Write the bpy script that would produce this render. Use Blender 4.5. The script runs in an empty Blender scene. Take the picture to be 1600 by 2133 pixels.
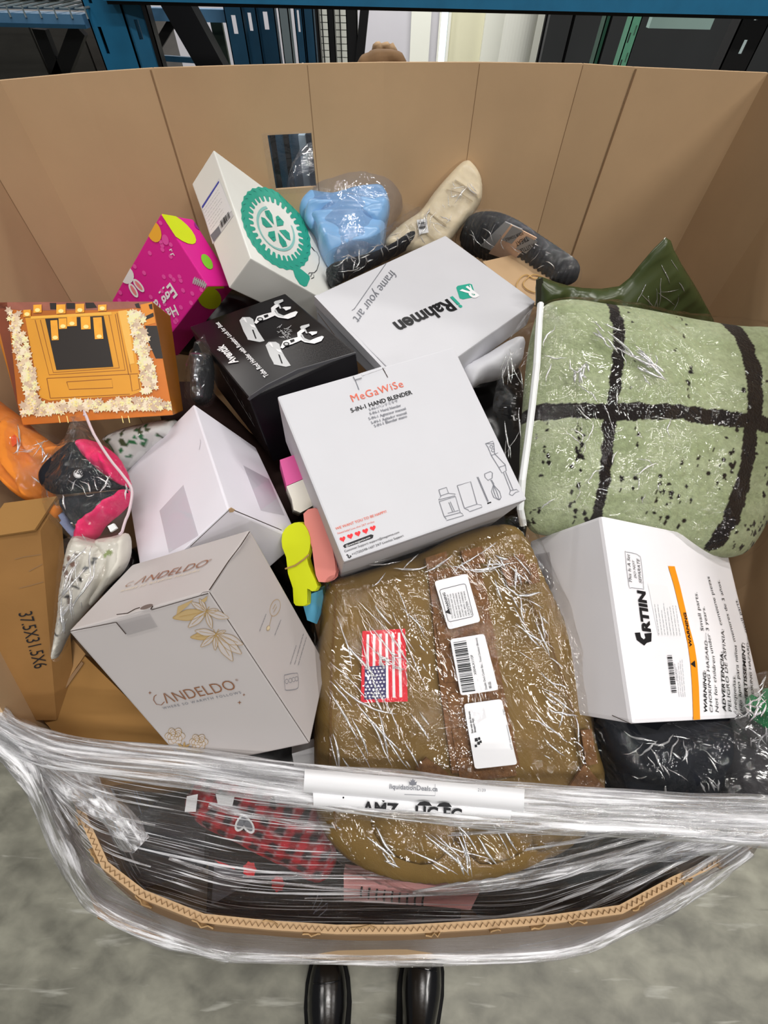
import bpy, bmesh, math, random
import numpy as np
from mathutils import Vector, Matrix, noise as mnoise, geometry as mgeo

random.seed(7)
SC = bpy.context.scene
COL = SC.collection

# ------------------------------------------------------------------ camera
F_PX, CX, CY, CAM_H = 880.0, 800.0, 1066.5, 1.5
_d = np.array([785 - CX, 1710 - CY, F_PX]); _d /= np.linalg.norm(_d)
_up = -_d
_fw = np.array([0, 0, 1.0]) - _up * _up[2]; _fw /= np.linalg.norm(_fw)
_rt = np.cross(_fw, _up)
RC = np.stack([_rt, _fw, _up], 1)              # camera (right, down, forward) <- world
CAM = np.array([0, 0, CAM_H])
cam_data = bpy.data.cameras.new('camera')
cam_data.sensor_fit = 'VERTICAL'; cam_data.sensor_height = 36.0; cam_data.sensor_width = 27.0
cam_data.lens = F_PX / 2133 * 36.0
cam_data.clip_start = 0.02; cam_data.clip_end = 100
cam = bpy.data.objects.new('camera', cam_data); COL.objects.link(cam)
M = Matrix.Identity(4)
for i in range(3):
    M[i][0] = RC[0][i]; M[i][1] = -RC[1][i]; M[i][2] = -RC[2][i]; M[i][3] = CAM[i]
cam.matrix_world = M
SC.camera = cam

# ------------------------------------------------------------------ world, lamps, exposure
SC.view_settings.view_transform = 'Standard'
SC.view_settings.look = 'None'
SC.view_settings.gamma = 1.0
SC.view_settings.use_curve_mapping = False
SC.view_settings.exposure = -0.16
SC.cycles.transparent_max_bounces = 32
SC.cycles.max_bounces = 10
SC.cycles.use_denoising = True
w = bpy.data.worlds.new('warehouse_air'); SC.world = w; w.use_nodes = True
w.node_tree.nodes['Background'].inputs[0].default_value = (0.93, 0.96, 1.0, 1)
w.node_tree.nodes['Background'].inputs[1].default_value = 0.10

def lamp_light(x, y, z, sx, sy, power, rz=0):
    l = bpy.data.lights.new('tube_and_fill_light', 'AREA'); l.shape = 'RECTANGLE'
    l.size = sx; l.size_y = sy; l.energy = power; l.color = (1.0, 0.97, 0.93)
    o = bpy.data.objects.new('tube_and_fill_light', l); COL.objects.link(o)
    o.location = (x, y, z); o.rotation_euler = (0, 0, rz)
    return o
for lx, ly, lp in ((-2.4, -4.2, 26), (0.6, -4.0, 80), (3.2, -4.2, 92), (-2.0, -1.3, 18), (0.7, -1.2, 52), (3.0, -1.3, 66), (-2.4, 0.9, 16), (0.4, 0.8, 60), (3.0, 0.8, 38), (-2.2, 4.3, 90), (0.4, 4.3, 110), (3.2, 4.3, 50)):  # rows behind the camera and by the far wall are added fill lights
    lamp_light(lx, ly, 4.6 if ly < 4 else 3.4, 1.5, 0.16, lp, 0.12)

# ------------------------------------------------------------------ pixels to places
def ray(x, y):
    return np.array([(x - CX) / F_PX, (y - CY) / F_PX, 1.0]) @ RC
def at(x, y, z=None, Y=None, X=None):
    v = ray(x, y)
    t = (z - CAM_H) / v[2] if z is not None else (Y / v[1] if Y is not None else X / v[0])
    return CAM + v * t
class Plane:
    """a plane in the scene; hit() gives where a sight line meets it"""
    def __init__(s, *pts):
        p = [np.array(q, float) for q in pts[:3]]
        n = np.cross(p[1] - p[0], p[2] - p[0]); n /= np.linalg.norm(n)
        if n @ (CAM - p[0]) < 0: n = -n
        s.p, s.n = p[0], n
    def off(s, d):
        q = Plane.__new__(Plane); q.p = s.p + s.n * d; q.n = s.n; return q
    def hit(s, x, y, lift=0):
        r = ray(x, y)
        return CAM + r * (((s.p + s.n * lift - CAM) @ s.n) / (r @ s.n))
def zplane(*a):                                 # three (x, y, height)
    return Plane(*[at(x, y, z=z) for x, y, z in a])
def ZC(ox, oy, s):
    return lambda pts: [(ox + x / s, oy + y / s) for x, y in pts]

# ------------------------------------------------------------------ materials
def lin(c):
    return tuple(((v / 255) / 12.92 if v / 255 <= 0.04045 else ((v / 255 + 0.055) / 1.055) ** 2.4) for v in c) + (1,)
MATS = {}
def mat(name, rgb, rough=0.6, spec=0.4, vary=0.0, vscale=8, bump=0.0, bscale=200, stretch=(1, 1, 1), metal=0, coat=0, attr=None, sheen=0):
    if name in MATS: return MATS[name]
    m = bpy.data.materials.new(name); m.use_nodes = True
    nt = m.node_tree; b = nt.nodes['Principled BSDF']
    b.inputs['Roughness'].default_value = rough; b.inputs['Specular IOR Level'].default_value = spec
    b.inputs['Metallic'].default_value = metal; b.inputs['Coat Weight'].default_value = coat
    b.inputs['Coat Roughness'].default_value = 0.08
    if sheen: b.inputs['Sheen Weight'].default_value = sheen
    b.inputs['Base Color'].default_value = lin(rgb)
    tc = nt.nodes.new('ShaderNodeTexCoord'); mp = nt.nodes.new('ShaderNodeMapping')
    mp.inputs['Scale'].default_value = stretch
    nt.links.new(tc.outputs['Object'], mp.inputs['Vector'])
    src = None
    if attr:
        a = nt.nodes.new('ShaderNodeAttribute'); a.attribute_name = attr; src = a.outputs['Color']
        nt.links.new(src, b.inputs['Base Color'])
    if vary:
        n = nt.nodes.new('ShaderNodeTexNoise'); n.inputs['Scale'].default_value = vscale; n.inputs['Detail'].default_value = 6
        nt.links.new(mp.outputs[0], n.inputs['Vector'])
        mr = nt.nodes.new('ShaderNodeMapRange'); mr.inputs[1].default_value = 0.3; mr.inputs[2].default_value = 0.7
        mr.inputs[3].default_value = 1 - vary; mr.inputs[4].default_value = 1 + vary
        nt.links.new(n.outputs[0], mr.inputs[0])
        mx = nt.nodes.new('ShaderNodeVectorMath'); mx.operation = 'SCALE'
        if src: nt.links.new(src, mx.inputs[0])
        else: mx.inputs[0].default_value = lin(rgb)[:3]
        nt.links.new(mr.outputs[0], mx.inputs['Scale']); nt.links.new(mx.outputs[0], b.inputs['Base Color'])
    if bump:
        n = nt.nodes.new('ShaderNodeTexNoise'); n.inputs['Scale'].default_value = bscale; n.inputs['Detail'].default_value = 3
        nt.links.new(mp.outputs[0], n.inputs['Vector'])
        bp = nt.nodes.new('ShaderNodeBump'); bp.inputs['Strength'].default_value = bump; bp.inputs['Distance'].default_value = 0.002
        nt.links.new(n.outputs[0], bp.inputs['Height']); nt.links.new(bp.outputs[0], b.inputs['Normal'])
    MATS[name] = m; return m

def film(name, tint=(255, 255, 255), clear=0.97, milky=0.03, milk_rgb=(225, 228, 232), scale=14, strength=0.6, rough=0.06, stretch=(1, 1, 1), gloss=0.05, glint_streak=0.0, uv=False, dist=0.01, fres=0.55, rot=0.0, cell=0.0, s0=0.48, s1=0.8):
    """thin clear plastic: see-through, with creased gloss and a little milkiness"""
    if name in MATS: return MATS[name]
    m = bpy.data.materials.new(name); m.use_nodes = True
    nt = m.node_tree; N = nt.nodes.new; L = nt.links.new
    nt.nodes.remove(nt.nodes['Principled BSDF']); out = nt.nodes['Material Output']
    tc = N('ShaderNodeTexCoord'); mp = N('ShaderNodeMapping'); mp.inputs['Scale'].default_value = stretch
    if rot: mp.vector_type = 'TEXTURE'; mp.inputs['Scale'].default_value = tuple(1 / v for v in stretch); mp.inputs['Rotation'].default_value = (0, 0, rot)
    L(tc.outputs['UV' if uv else 'Object'], mp.inputs['Vector'])
    n1 = N('ShaderNodeTexNoise'); n1.inputs['Scale'].default_value = scale; n1.inputs['Detail'].default_value = 5; n1.inputs['Distortion'].default_value = 0.8
    L(mp.outputs[0], n1.inputs['Vector'])
    # creases: ridged noise
    ab = N('ShaderNodeMath'); ab.operation = 'SUBTRACT'; ab.inputs[1].default_value = 0.5; L(n1.outputs[0], ab.inputs[0])
    a2 = N('ShaderNodeMath'); a2.operation = 'ABSOLUTE'; L(ab.outputs[0], a2.inputs[0])
    bp = N('ShaderNodeBump'); bp.inputs['Strength'].default_value = strength; bp.inputs['Distance'].default_value = dist
    hgt = a2.outputs[0]
    if cell:                                     # crumpled facets between the creases
        vo = N('ShaderNodeTexVoronoi'); vo.inputs['Scale'].default_value = scale * 2.2; vo.inputs['Randomness'].default_value = 1.0
        wv = N('ShaderNodeVectorMath'); wv.operation = 'MULTIPLY_ADD'; wv.inputs[1].default_value = (.06, .06, .06); L(n1.outputs['Color'], wv.inputs[0]); L(mp.outputs[0], wv.inputs[2]); L(wv.outputs[0], vo.inputs['Vector'])
        ad = N('ShaderNodeMath'); ad.operation = 'MULTIPLY_ADD'; ad.inputs[1].default_value = cell; L(vo.outputs['Distance'], ad.inputs[0]); L(a2.outputs[0], ad.inputs[2]); hgt = ad.outputs[0]
    L(hgt, bp.inputs['Height'])
    tr = N('ShaderNodeBsdfTransparent'); t = lin(tint); tr.inputs[0].default_value = tuple(v * clear for v in t[:3]) + (1,)
    gl = N('ShaderNodeBsdfGlossy'); gl.inputs['Roughness'].default_value = rough; gl.inputs['Color'].default_value = (1, 1, 1, 1)
    L(bp.outputs[0], gl.inputs['Normal'])
    lw = N('ShaderNodeLayerWeight'); lw.inputs[0].default_value = 0.25; L(bp.outputs[0], lw.inputs['Normal'])
    fm = N('ShaderNodeMath'); fm.operation = 'MULTIPLY_ADD'; fm.inputs[1].default_value = fres; fm.inputs[2].default_value = gloss; fm.use_clamp = True
    L(lw.outputs['Fresnel'], fm.inputs[0])
    df = N('ShaderNodeBsdfDiffuse'); df.inputs[0].default_value = lin(milk_rgb)
    mA = N('ShaderNodeMixShader'); L(tr.outputs[0], mA.inputs[1]); L(df.outputs[0], mA.inputs[2])
    if glint_streak:  # white diffuse dashes paint highlights into the film's colour
        n2 = N('ShaderNodeTexNoise'); n2.inputs['Scale'].default_value = scale * 0.6; n2.inputs['Detail'].default_value = 6
        mp2 = N('ShaderNodeMapping'); mp2.inputs['Scale'].default_value = stretch; mp2.inputs['Location'].default_value = (3, 7, 1)
        L(tc.outputs['UV' if uv else 'Object'], mp2.inputs['Vector']); L(mp2.outputs[0], n2.inputs['Vector'])
        mr = N('ShaderNodeMapRange'); mr.inputs[1].default_value = s0; mr.inputs[2].default_value = s1; mr.inputs[3].default_value = milky; mr.inputs[4].default_value = glint_streak
        L(n2.outputs[0], mr.inputs[0]); L(mr.outputs[0], mA.inputs[0])
    else: mA.inputs[0].default_value = milky
    mB = N('ShaderNodeMixShader'); L(fm.outputs[0], mB.inputs[0]); L(mA.outputs[0], mB.inputs[1]); L(gl.outputs[0], mB.inputs[2])
    L(mB.outputs[0], out.inputs['Surface'])
    MATS[name] = m; return m

KRAFT = mat('kraft_board', (186, 156, 121), 0.85, 0.15, vary=0.06, vscale=5, bump=0.05, bscale=400)
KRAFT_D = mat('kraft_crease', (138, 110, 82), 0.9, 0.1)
KRAFT_L = mat('torn_kraft', (164, 134, 96), 0.9, 0.1, vary=0.2, vscale=60, bump=0.5, bscale=120)
KRAFT_Y = mat('yellowish_kraft', (150, 112, 64), 0.85, 0.15, vary=0.05, vscale=6)
WHITE = mat('white_coated_board', (202, 202, 207), 0.5, 0.3, vary=0.015, vscale=12)
WHITE_P = mat('plain_white_board', (228, 225, 234), 0.6, 0.25, vary=0.02, vscale=9)
WHITE_C = mat('pearl_white_board', (190, 184, 183), 0.42, 0.35, vary=0.02, vscale=9)
PAPER = mat('white_paper', (228, 228, 231), 0.5, 0.3)
INK = mat('black_ink', (22, 22, 26), 0.5, 0.3)
GREY_INK = mat('grey_ink', (120, 122, 130), 0.6, 0.2)
CORAL = mat('coral_ink', (226, 108, 84), 0.55, 0.2)
RED = mat('red_ink', (222, 40, 48), 0.5, 0.3)
TEAL = mat('teal_ink', (44, 160, 138), 0.5, 0.3, vary=0.06, vscale=60)
TEAL_D = mat('dark_teal_ink', (24, 112, 104), 0.5, 0.3)
TEAL_L = mat('pale_teal_ink', (138, 196, 190), 0.5, 0.3)
BRONZE = mat('bronze_foil', (158, 108, 76), 0.35, 0.5, metal=0.3)
GOLD = mat('gold_ink', (190, 156, 96), 0.45, 0.4, metal=0.2)
GOLD_L = mat('pale_gold_ink', (216, 200, 168), 0.5, 0.3)
SEAM = mat('dark_seam', (70, 58, 52), 0.9, 0.05)
PWHITE = mat('white_ink', (232, 232, 234), 0.5, 0.3)
PURE = mat('silver_ink', (196, 198, 200), 0.4, 0.4)
CLEAR = film('clear_bag', scale=13, strength=1.0, gloss=0.025, fres=.35, milky=0.01, rough=0.07, dist=0.02, cell=0.25)
CLEAR_F = film('crackly_clear_bag', scale=20, strength=1.0, gloss=0.028, fres=.35, milky=0.015, rough=0.07, dist=0.016, cell=0.35)
TAPE = film('clear_tape', scale=3, strength=0.1, gloss=0.05, milky=0.10, milk_rgb=(190, 186, 194), rough=0.12)

# ------------------------------------------------------------------ objects
def new_mesh(name, verts, faces, mats, fmat=None, smooth=False):
    me = bpy.data.meshes.new(name)
    me.from_pydata([tuple(map(float, v)) for v in verts], [], faces)
    if not isinstance(mats, (list, tuple)): mats = [mats]
    for m in mats: me.materials.append(m)
    if fmat is not None: me.polygons.foreach_set('material_index', fmat)
    if smooth: me.polygons.foreach_set('use_smooth', [True] * len(me.polygons))
    me.update(); return me
def world_loc(o):
    v = np.zeros(3)
    while o is not None: v += np.array(o.location); o = o.parent
    return v
def part(name, verts, faces, mats, parent, fmat=None, smooth=False, label=None):
    v = np.asarray(verts, float) - world_loc(parent)
    o = bpy.data.objects.new(name, new_mesh(name, v, faces, mats, fmat, smooth))
    COL.objects.link(o); o.parent = parent
    if label: o['label'] = label
    return o
def thing(name, label, cat, loc, group=None):
    o = bpy.data.objects.new(name, None); COL.objects.link(o)
    o.location = tuple(map(float, loc)); o.empty_display_size = 0.05
    o['label'] = label; o['category'] = cat
    if group: o['group'] = group
    return o
def solo(name, label, cat, verts, faces, mats, fmat=None, smooth=False, group=None):
    v = np.asarray(verts, float); base = np.array([v[:, 0].mean(), v[:, 1].mean(), v[:, 2].min()])
    o = bpy.data.objects.new(name, new_mesh(name, v - base, faces, mats, fmat, smooth))
    o.location = tuple(base); COL.objects.link(o)
    if label: o['label'] = label; o['category'] = cat
    if group: o['group'] = group
    return o
def struct(name, verts, faces, mats, fmat=None):
    o = solo(name, None, None, verts, faces, mats, fmat); o['kind'] = 'structure'; return o

CUBE_F = [(0, 1, 3, 2), (4, 6, 7, 5), (0, 4, 5, 1), (2, 3, 7, 6), (0, 2, 6, 4), (1, 5, 7, 3)]
def hexa(c8):                                   # c8 indexed a*4 + b*2 + c
    return [tuple(v) for v in c8], list(CUBE_F)
def box_vf(x0, x1, y0, y1, z0, z1):
    return hexa([(x, y, z) for x in (x0, x1) for y in (y0, y1) for z in (z0, z1)])
class MB:
    def __init__(s): s.v, s.f, s.m, s.mats = [], [], [], []
    def add(s, v, f, m):
        if m not in s.mats: s.mats.append(m)
        k = len(s.v); s.v += [tuple(map(float, q)) for q in v]; s.f += [tuple(i + k for i in q) for q in f]
        s.m += [s.mats.index(m)] * len(f); return s
    def box(s, x0, x1, y0, y1, z0, z1, m): return s.add(*box_vf(x0, x1, y0, y1, z0, z1), m)
    def bar(s, p, q, w, d, m):                  # a rectangular bar from p to q
        p, q = np.array(p, float), np.array(q, float); t = (q - p) / np.linalg.norm(q - p)
        a = np.cross(t, [0, 1, 0]); a = a if np.linalg.norm(a) > 1e-3 else np.array([1.0, 0, 0]); a /= np.linalg.norm(a); b = np.cross(t, a)
        c = [e + a * (w / 2 * i) + b * (d / 2 * j) for e in (p, q) for i in (-1, 1) for j in (-1, 1)]
        return s.add(*hexa(c), m)
    def tube(s, pts, r, m, n=8, closed=False):
        pts = [np.array(p, float) for p in pts]; rs = r if isinstance(r, (list, tuple)) else [r] * len(pts)
        v, f = [], []; up = np.array([0.3, 0.2, 1.0])
        for i, p in enumerate(pts):
            t = pts[min(i + 1, len(pts) - 1)] - pts[max(i - 1, 0)]; t = t / (np.linalg.norm(t) + 1e-9)
            a = np.cross(t, up); a /= (np.linalg.norm(a) + 1e-9); b = np.cross(t, a)
            for k in range(n):
                g = 2 * math.pi * k / n; v.append(p + (a * math.cos(g) + b * math.sin(g)) * rs[i])
        for i in range(len(pts) - 1):
            for k in range(n):
                f.append((i * n + k, i * n + (k + 1) % n, (i + 1) * n + (k + 1) % n, (i + 1) * n + k))
        f += [tuple(range(n))[::-1], tuple((len(pts) - 1) * n + k for k in range(n))]
        return s.add(v, f, m)
    def part(s, name, parent, smooth=False, label=None): return part(name, s.v, s.f, s.mats, parent, s.m, smooth, label)
    def solo(s, name, label, cat, smooth=False, group=None): return solo(name, label, cat, s.v, s.f, s.mats, s.m, smooth, group)

_text_cache = {}
def text_vf(s, bold=0.0, shear=0.0, spacing=1.0):
    key = (s, bold, shear, spacing)
    if key in _text_cache: return _text_cache[key]
    cu = bpy.data.curves.new('lettering', 'FONT'); cu.body = s; cu.size = 1; cu.shear = shear; cu.offset = bold
    cu.resolution_u = 3; cu.space_character = spacing
    o = bpy.data.objects.new('lettering', cu); COL.objects.link(o)
    dg = bpy.context.evaluated_depsgraph_get(); dg.update()
    ev = o.evaluated_get(dg); me = ev.to_mesh()
    v = np.array([tuple(q.co) for q in me.vertices]).reshape(-1, 3); f = [tuple(p.vertices) for p in me.polygons]
    ev.to_mesh_clear(); bpy.data.objects.remove(o); bpy.data.curves.remove(cu)
    _text_cache[key] = (v, f); return v, f

def PX(p):
    q = RC @ (np.asarray(p) - CAM); return (CX + F_PX * q[0] / q[2], CY + F_PX * q[1] / q[2])
def clip_poly(poly, quad):
    q = [np.array(p, float) for p in quad]; ar = sum(q[i][0] * q[(i + 1) % len(q)][1] - q[(i + 1) % len(q)][0] * q[i][1] for i in range(len(q)))
    if ar < 0: q = q[::-1]
    out = [np.array(p, float) for p in poly]
    for i in range(len(q)):
        a, b = q[i], q[(i + 1) % len(q)]; ins = lambda p: (b[0] - a[0]) * (p[1] - a[1]) - (b[1] - a[1]) * (p[0] - a[0]) >= 0
        src, out = out, []
        for j in range(len(src)):
            c, d = src[j], src[(j + 1) % len(src)]; ic, id_ = ins(c), ins(d)
            if ic: out.append(c)
            if ic != id_:
                n = (b[0] - a[0]) * (c[1] - a[1]) - (b[1] - a[1]) * (c[0] - a[0]); m = (b[0] - a[0]) * (d[1] - a[1]) - (b[1] - a[1]) * (d[0] - a[0]); out.append(c + (d - c) * (n / (n - m)))
        if not out: return []
    return [tuple(p) for p in out]
class Ink:
    """flat print and stickers on one plane, gathered into one mesh"""
    def __init__(s, plane): s.pl = plane; s.mb = MB(); s.more = []; s.clip = None
    def plate(s, poly, m, lift=0.0007, th=0.0):
        if s.clip: poly = clip_poly(poly, s.clip)
        if len(poly) < 3: return s
        p = [s.pl.hit(x, y, lift) for x, y in poly]; n = len(p)
        c = sum(np.cross(p[i] - p[0], p[(i + 1) % n] - p[0]) for i in range(n))
        if c @ s.pl.n < 0: p = p[::-1]
        if th:
            q = [a - s.pl.n * th for a in p]
            s.mb.add(p + q, [tuple(range(n)), tuple(range(2 * n - 1, n - 1, -1))] + [(i, i + n, (i + 1) % n + n, (i + 1) % n) for i in range(n)], m)
        else: s.mb.add(p, [tuple(range(n))], m)
        return s
    def text(s, t, p0, p1, m, bold=0.0, shear=0.0, lift=0.0014, tall=1.0, spacing=1.0, cut=None):
        v, f = text_vf(t, bold, shear, spacing)
        if not len(v): return s
        a, b = s.pl.hit(*p0, lift), s.pl.hit(*p1, lift)
        U = b - a; L = np.linalg.norm(U); U /= L; V = np.cross(s.pl.n, U)
        x0, x1 = v[:, 0].min(), v[:, 0].max(); k = L / (x1 - x0)
        w = a + (v[:, :1] - x0) * k * U + v[:, 1:2] * k * tall * V
        if cut:                                 # lettering that runs over a paper's edge is trimmed there
            c0, c1 = s.pl.hit(*cut[0], lift), s.pl.hit(*cut[1], lift)
            nn = np.cross(c1 - c0, s.pl.n); nn /= np.linalg.norm(nn)
            if nn @ V < 0: nn = -nn
            bm = bmesh.new(); bv = [bm.verts.new(q) for q in w]
            for q in f:
                try: bm.faces.new([bv[i] for i in q])
                except ValueError: pass
            bmesh.ops.bisect_plane(bm, geom=bm.verts[:] + bm.edges[:] + bm.faces[:], plane_co=Vector(c0), plane_no=Vector(nn), clear_inner=not cut[2], clear_outer=cut[2])
            bm.verts.index_update(); w = [tuple(q.co) for q in bm.verts]; f = [tuple(q.index for q in g.verts) for g in bm.faces]; bm.free()
        if math.hypot(p1[0] - p0[0], p1[1] - p0[1]) > 90 and not s.solid: mm = MB(); mm.add(w, f, m); s.more.append(mm)
        else: s.mb.add(w, f, m)
        return s
    solid = False
    def stroke(s, pts, wpx, m, lift=0.0011, closed=False):
        """a drawn line wpx pixels wide"""
        P = [s.pl.hit(x, y, lift) for x, y in pts]
        if closed: P.append(P[0])
        zc = (RC @ (P[0] - CAM))[2]; hw = wpx * zc / F_PX / 2
        l, r = [], []
        for i, p in enumerate(P):
            t = P[min(i + 1, len(P) - 1)] - P[max(i - 1, 0)]; t = t / (np.linalg.norm(t) + 1e-12); k = np.cross(s.pl.n, t) * hw
            l.append(p + k); r.append(p - k)
        n = len(P); s.mb.add(l + r, [(i, n + i, n + i + 1, i + 1) for i in range(n - 1)], m); return s
    def blob(s, x, y, rx, ry, m, lift=0.0011, rot=0, n=18, spike=0.0, k=0):
        c, q = math.cos(rot), math.sin(rot); pts = []
        for i in range(n):
            g = 2 * math.pi * i / n; r = 1 - (spike if i % 2 else 0); u, v = rx * math.cos(g) * r, ry * math.sin(g) * r
            pts.append((x + u * c - v * q, y + u * q + v * c))
        return s.plate(pts, m, lift)
    def ring(s, x, y, rx, ry, wpx, m, rot=0, n=28, a0=0, a1=360, lift=0.0011):
        c, q = math.cos(rot), math.sin(rot); pts = []
        for i in range(n + 1):
            g = math.radians(a0 + (a1 - a0) * i / n); u, v = rx * math.cos(g), ry * math.sin(g); pts.append((x + u * c - v * q, y + u * q + v * c))
        return s.stroke(pts, wpx, m, lift)
    def barcode(s, q, m, n=26, lift=0.0013, seed=3):
        """q: four corners; the bars run from edge 0-1 to edge 3-2, laid along 0-3"""
        rnd = random.Random(seed); q = [np.array(p, float) for p in q]; t = 0.0
        while t < 1:
            wdt = rnd.choice((0.3, 0.5, 0.9)) / n; a, b = t, min(1, t + wdt)
            s.plate([q[0] + (q[3] - q[0]) * a, q[1] + (q[2] - q[1]) * a, q[1] + (q[2] - q[1]) * b, q[0] + (q[3] - q[0]) * b], m, lift)
            t += wdt + rnd.choice((0.3, 0.5, 0.8)) / n
        return s
    def lines(s, p0, p1, q0, n, wpx, m, seed=1, rag=0.3):
        """n rows of tiny unreadable print from p0-p1 stepping towards q0"""
        rnd = random.Random(seed); p0, p1, q0 = (np.array(v, float) for v in (p0, p1, q0))
        for i in range(n):
            o = (q0 - p0) * i / max(1, n - 1); t = 0
            end = 1 - rnd.random() * rag
            while t < end:
                l = rnd.uniform(0.05, 0.16); e = min(end, t + l)
                s.stroke([p0 + o + (p1 - p0) * t, p0 + o + (p1 - p0) * e], wpx, m); t = e + 0.025
        return s
    def part(s, name, parent, label=None):
        o = None
        if s.mb.v: o = s.mb.part(name, parent, label=label)
        for q in s.more: o = q.part('printed_lettering', parent)
        if name in ('printed_pattern', 'printed_garland', 'printed_icons', 'printed_splash'): o['kind'] = 'stuff'
        return o

class Carton:
    """a squared carton: corners '', a, b, ab on its exact ab face, c the edge to the far face"""
    def __init__(s, name, label, C, c, m, group=None, ca=None, bevel=0.0025, cat='box', loose=0.004):
        O, A, B, AB = (np.array(q) for q in C); c = np.array(c); ca = np.array(ca) if ca is not None else c
        s.O, s.A, s.B, s.AB, s.c = O, A, B, AB, c
        c8 = [O, O + c, B, B + c, A, A + ca, AB, AB + ca]
        pq = Plane(O, A, O + c); r_ = A + ca - CAM; AC = CAM + r_ * (((O - CAM) @ pq.n) / (r_ @ pq.n)); c8[5] = AC; c8[7] = AB + (AC - A)
        base = sum(c8) / 8; base = np.array([base[0], base[1], min(p[2] for p in c8)])
        s.t = thing(name, label, cat, base, group)
        bm = bmesh.new(); bv = [bm.verts.new(p - base) for p in c8]
        for f in CUBE_F: bm.faces.new([bv[i] for i in f])
        bmesh.ops.recalc_face_normals(bm, faces=bm.faces[:])
        if bevel: bmesh.ops.bevel(bm, geom=bm.edges[:], offset=bevel, segments=2, profile=0.6, affect='EDGES')
        me = bpy.data.meshes.new('carton_body'); bm.to_mesh(me); bm.free(); me.materials.append(m)
        o = bpy.data.objects.new('carton_body', me); COL.objects.link(o); o.parent = s.t; s.body = o
        s.ab, s.ac, s.bc = Plane(O, A, B), Plane(O, A, O + c), Plane(O, B, O + c)
        s.quad = {'ab': [PX(p) for p in (O, A, AB, B)], 'ac': [PX(p) for p in (O, A, AC, O + c)], 'bc': [PX(p) for p in (O, B, B + c, O + c)]}
        s.b2 = Plane(B, AB, B + c); s.a2 = Plane(A, AB, A + ca)
    def ink(s, face, clip=False):
        k = Ink(getattr(s, face)); k.clip = s.quad[face] if clip else None; return k

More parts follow.
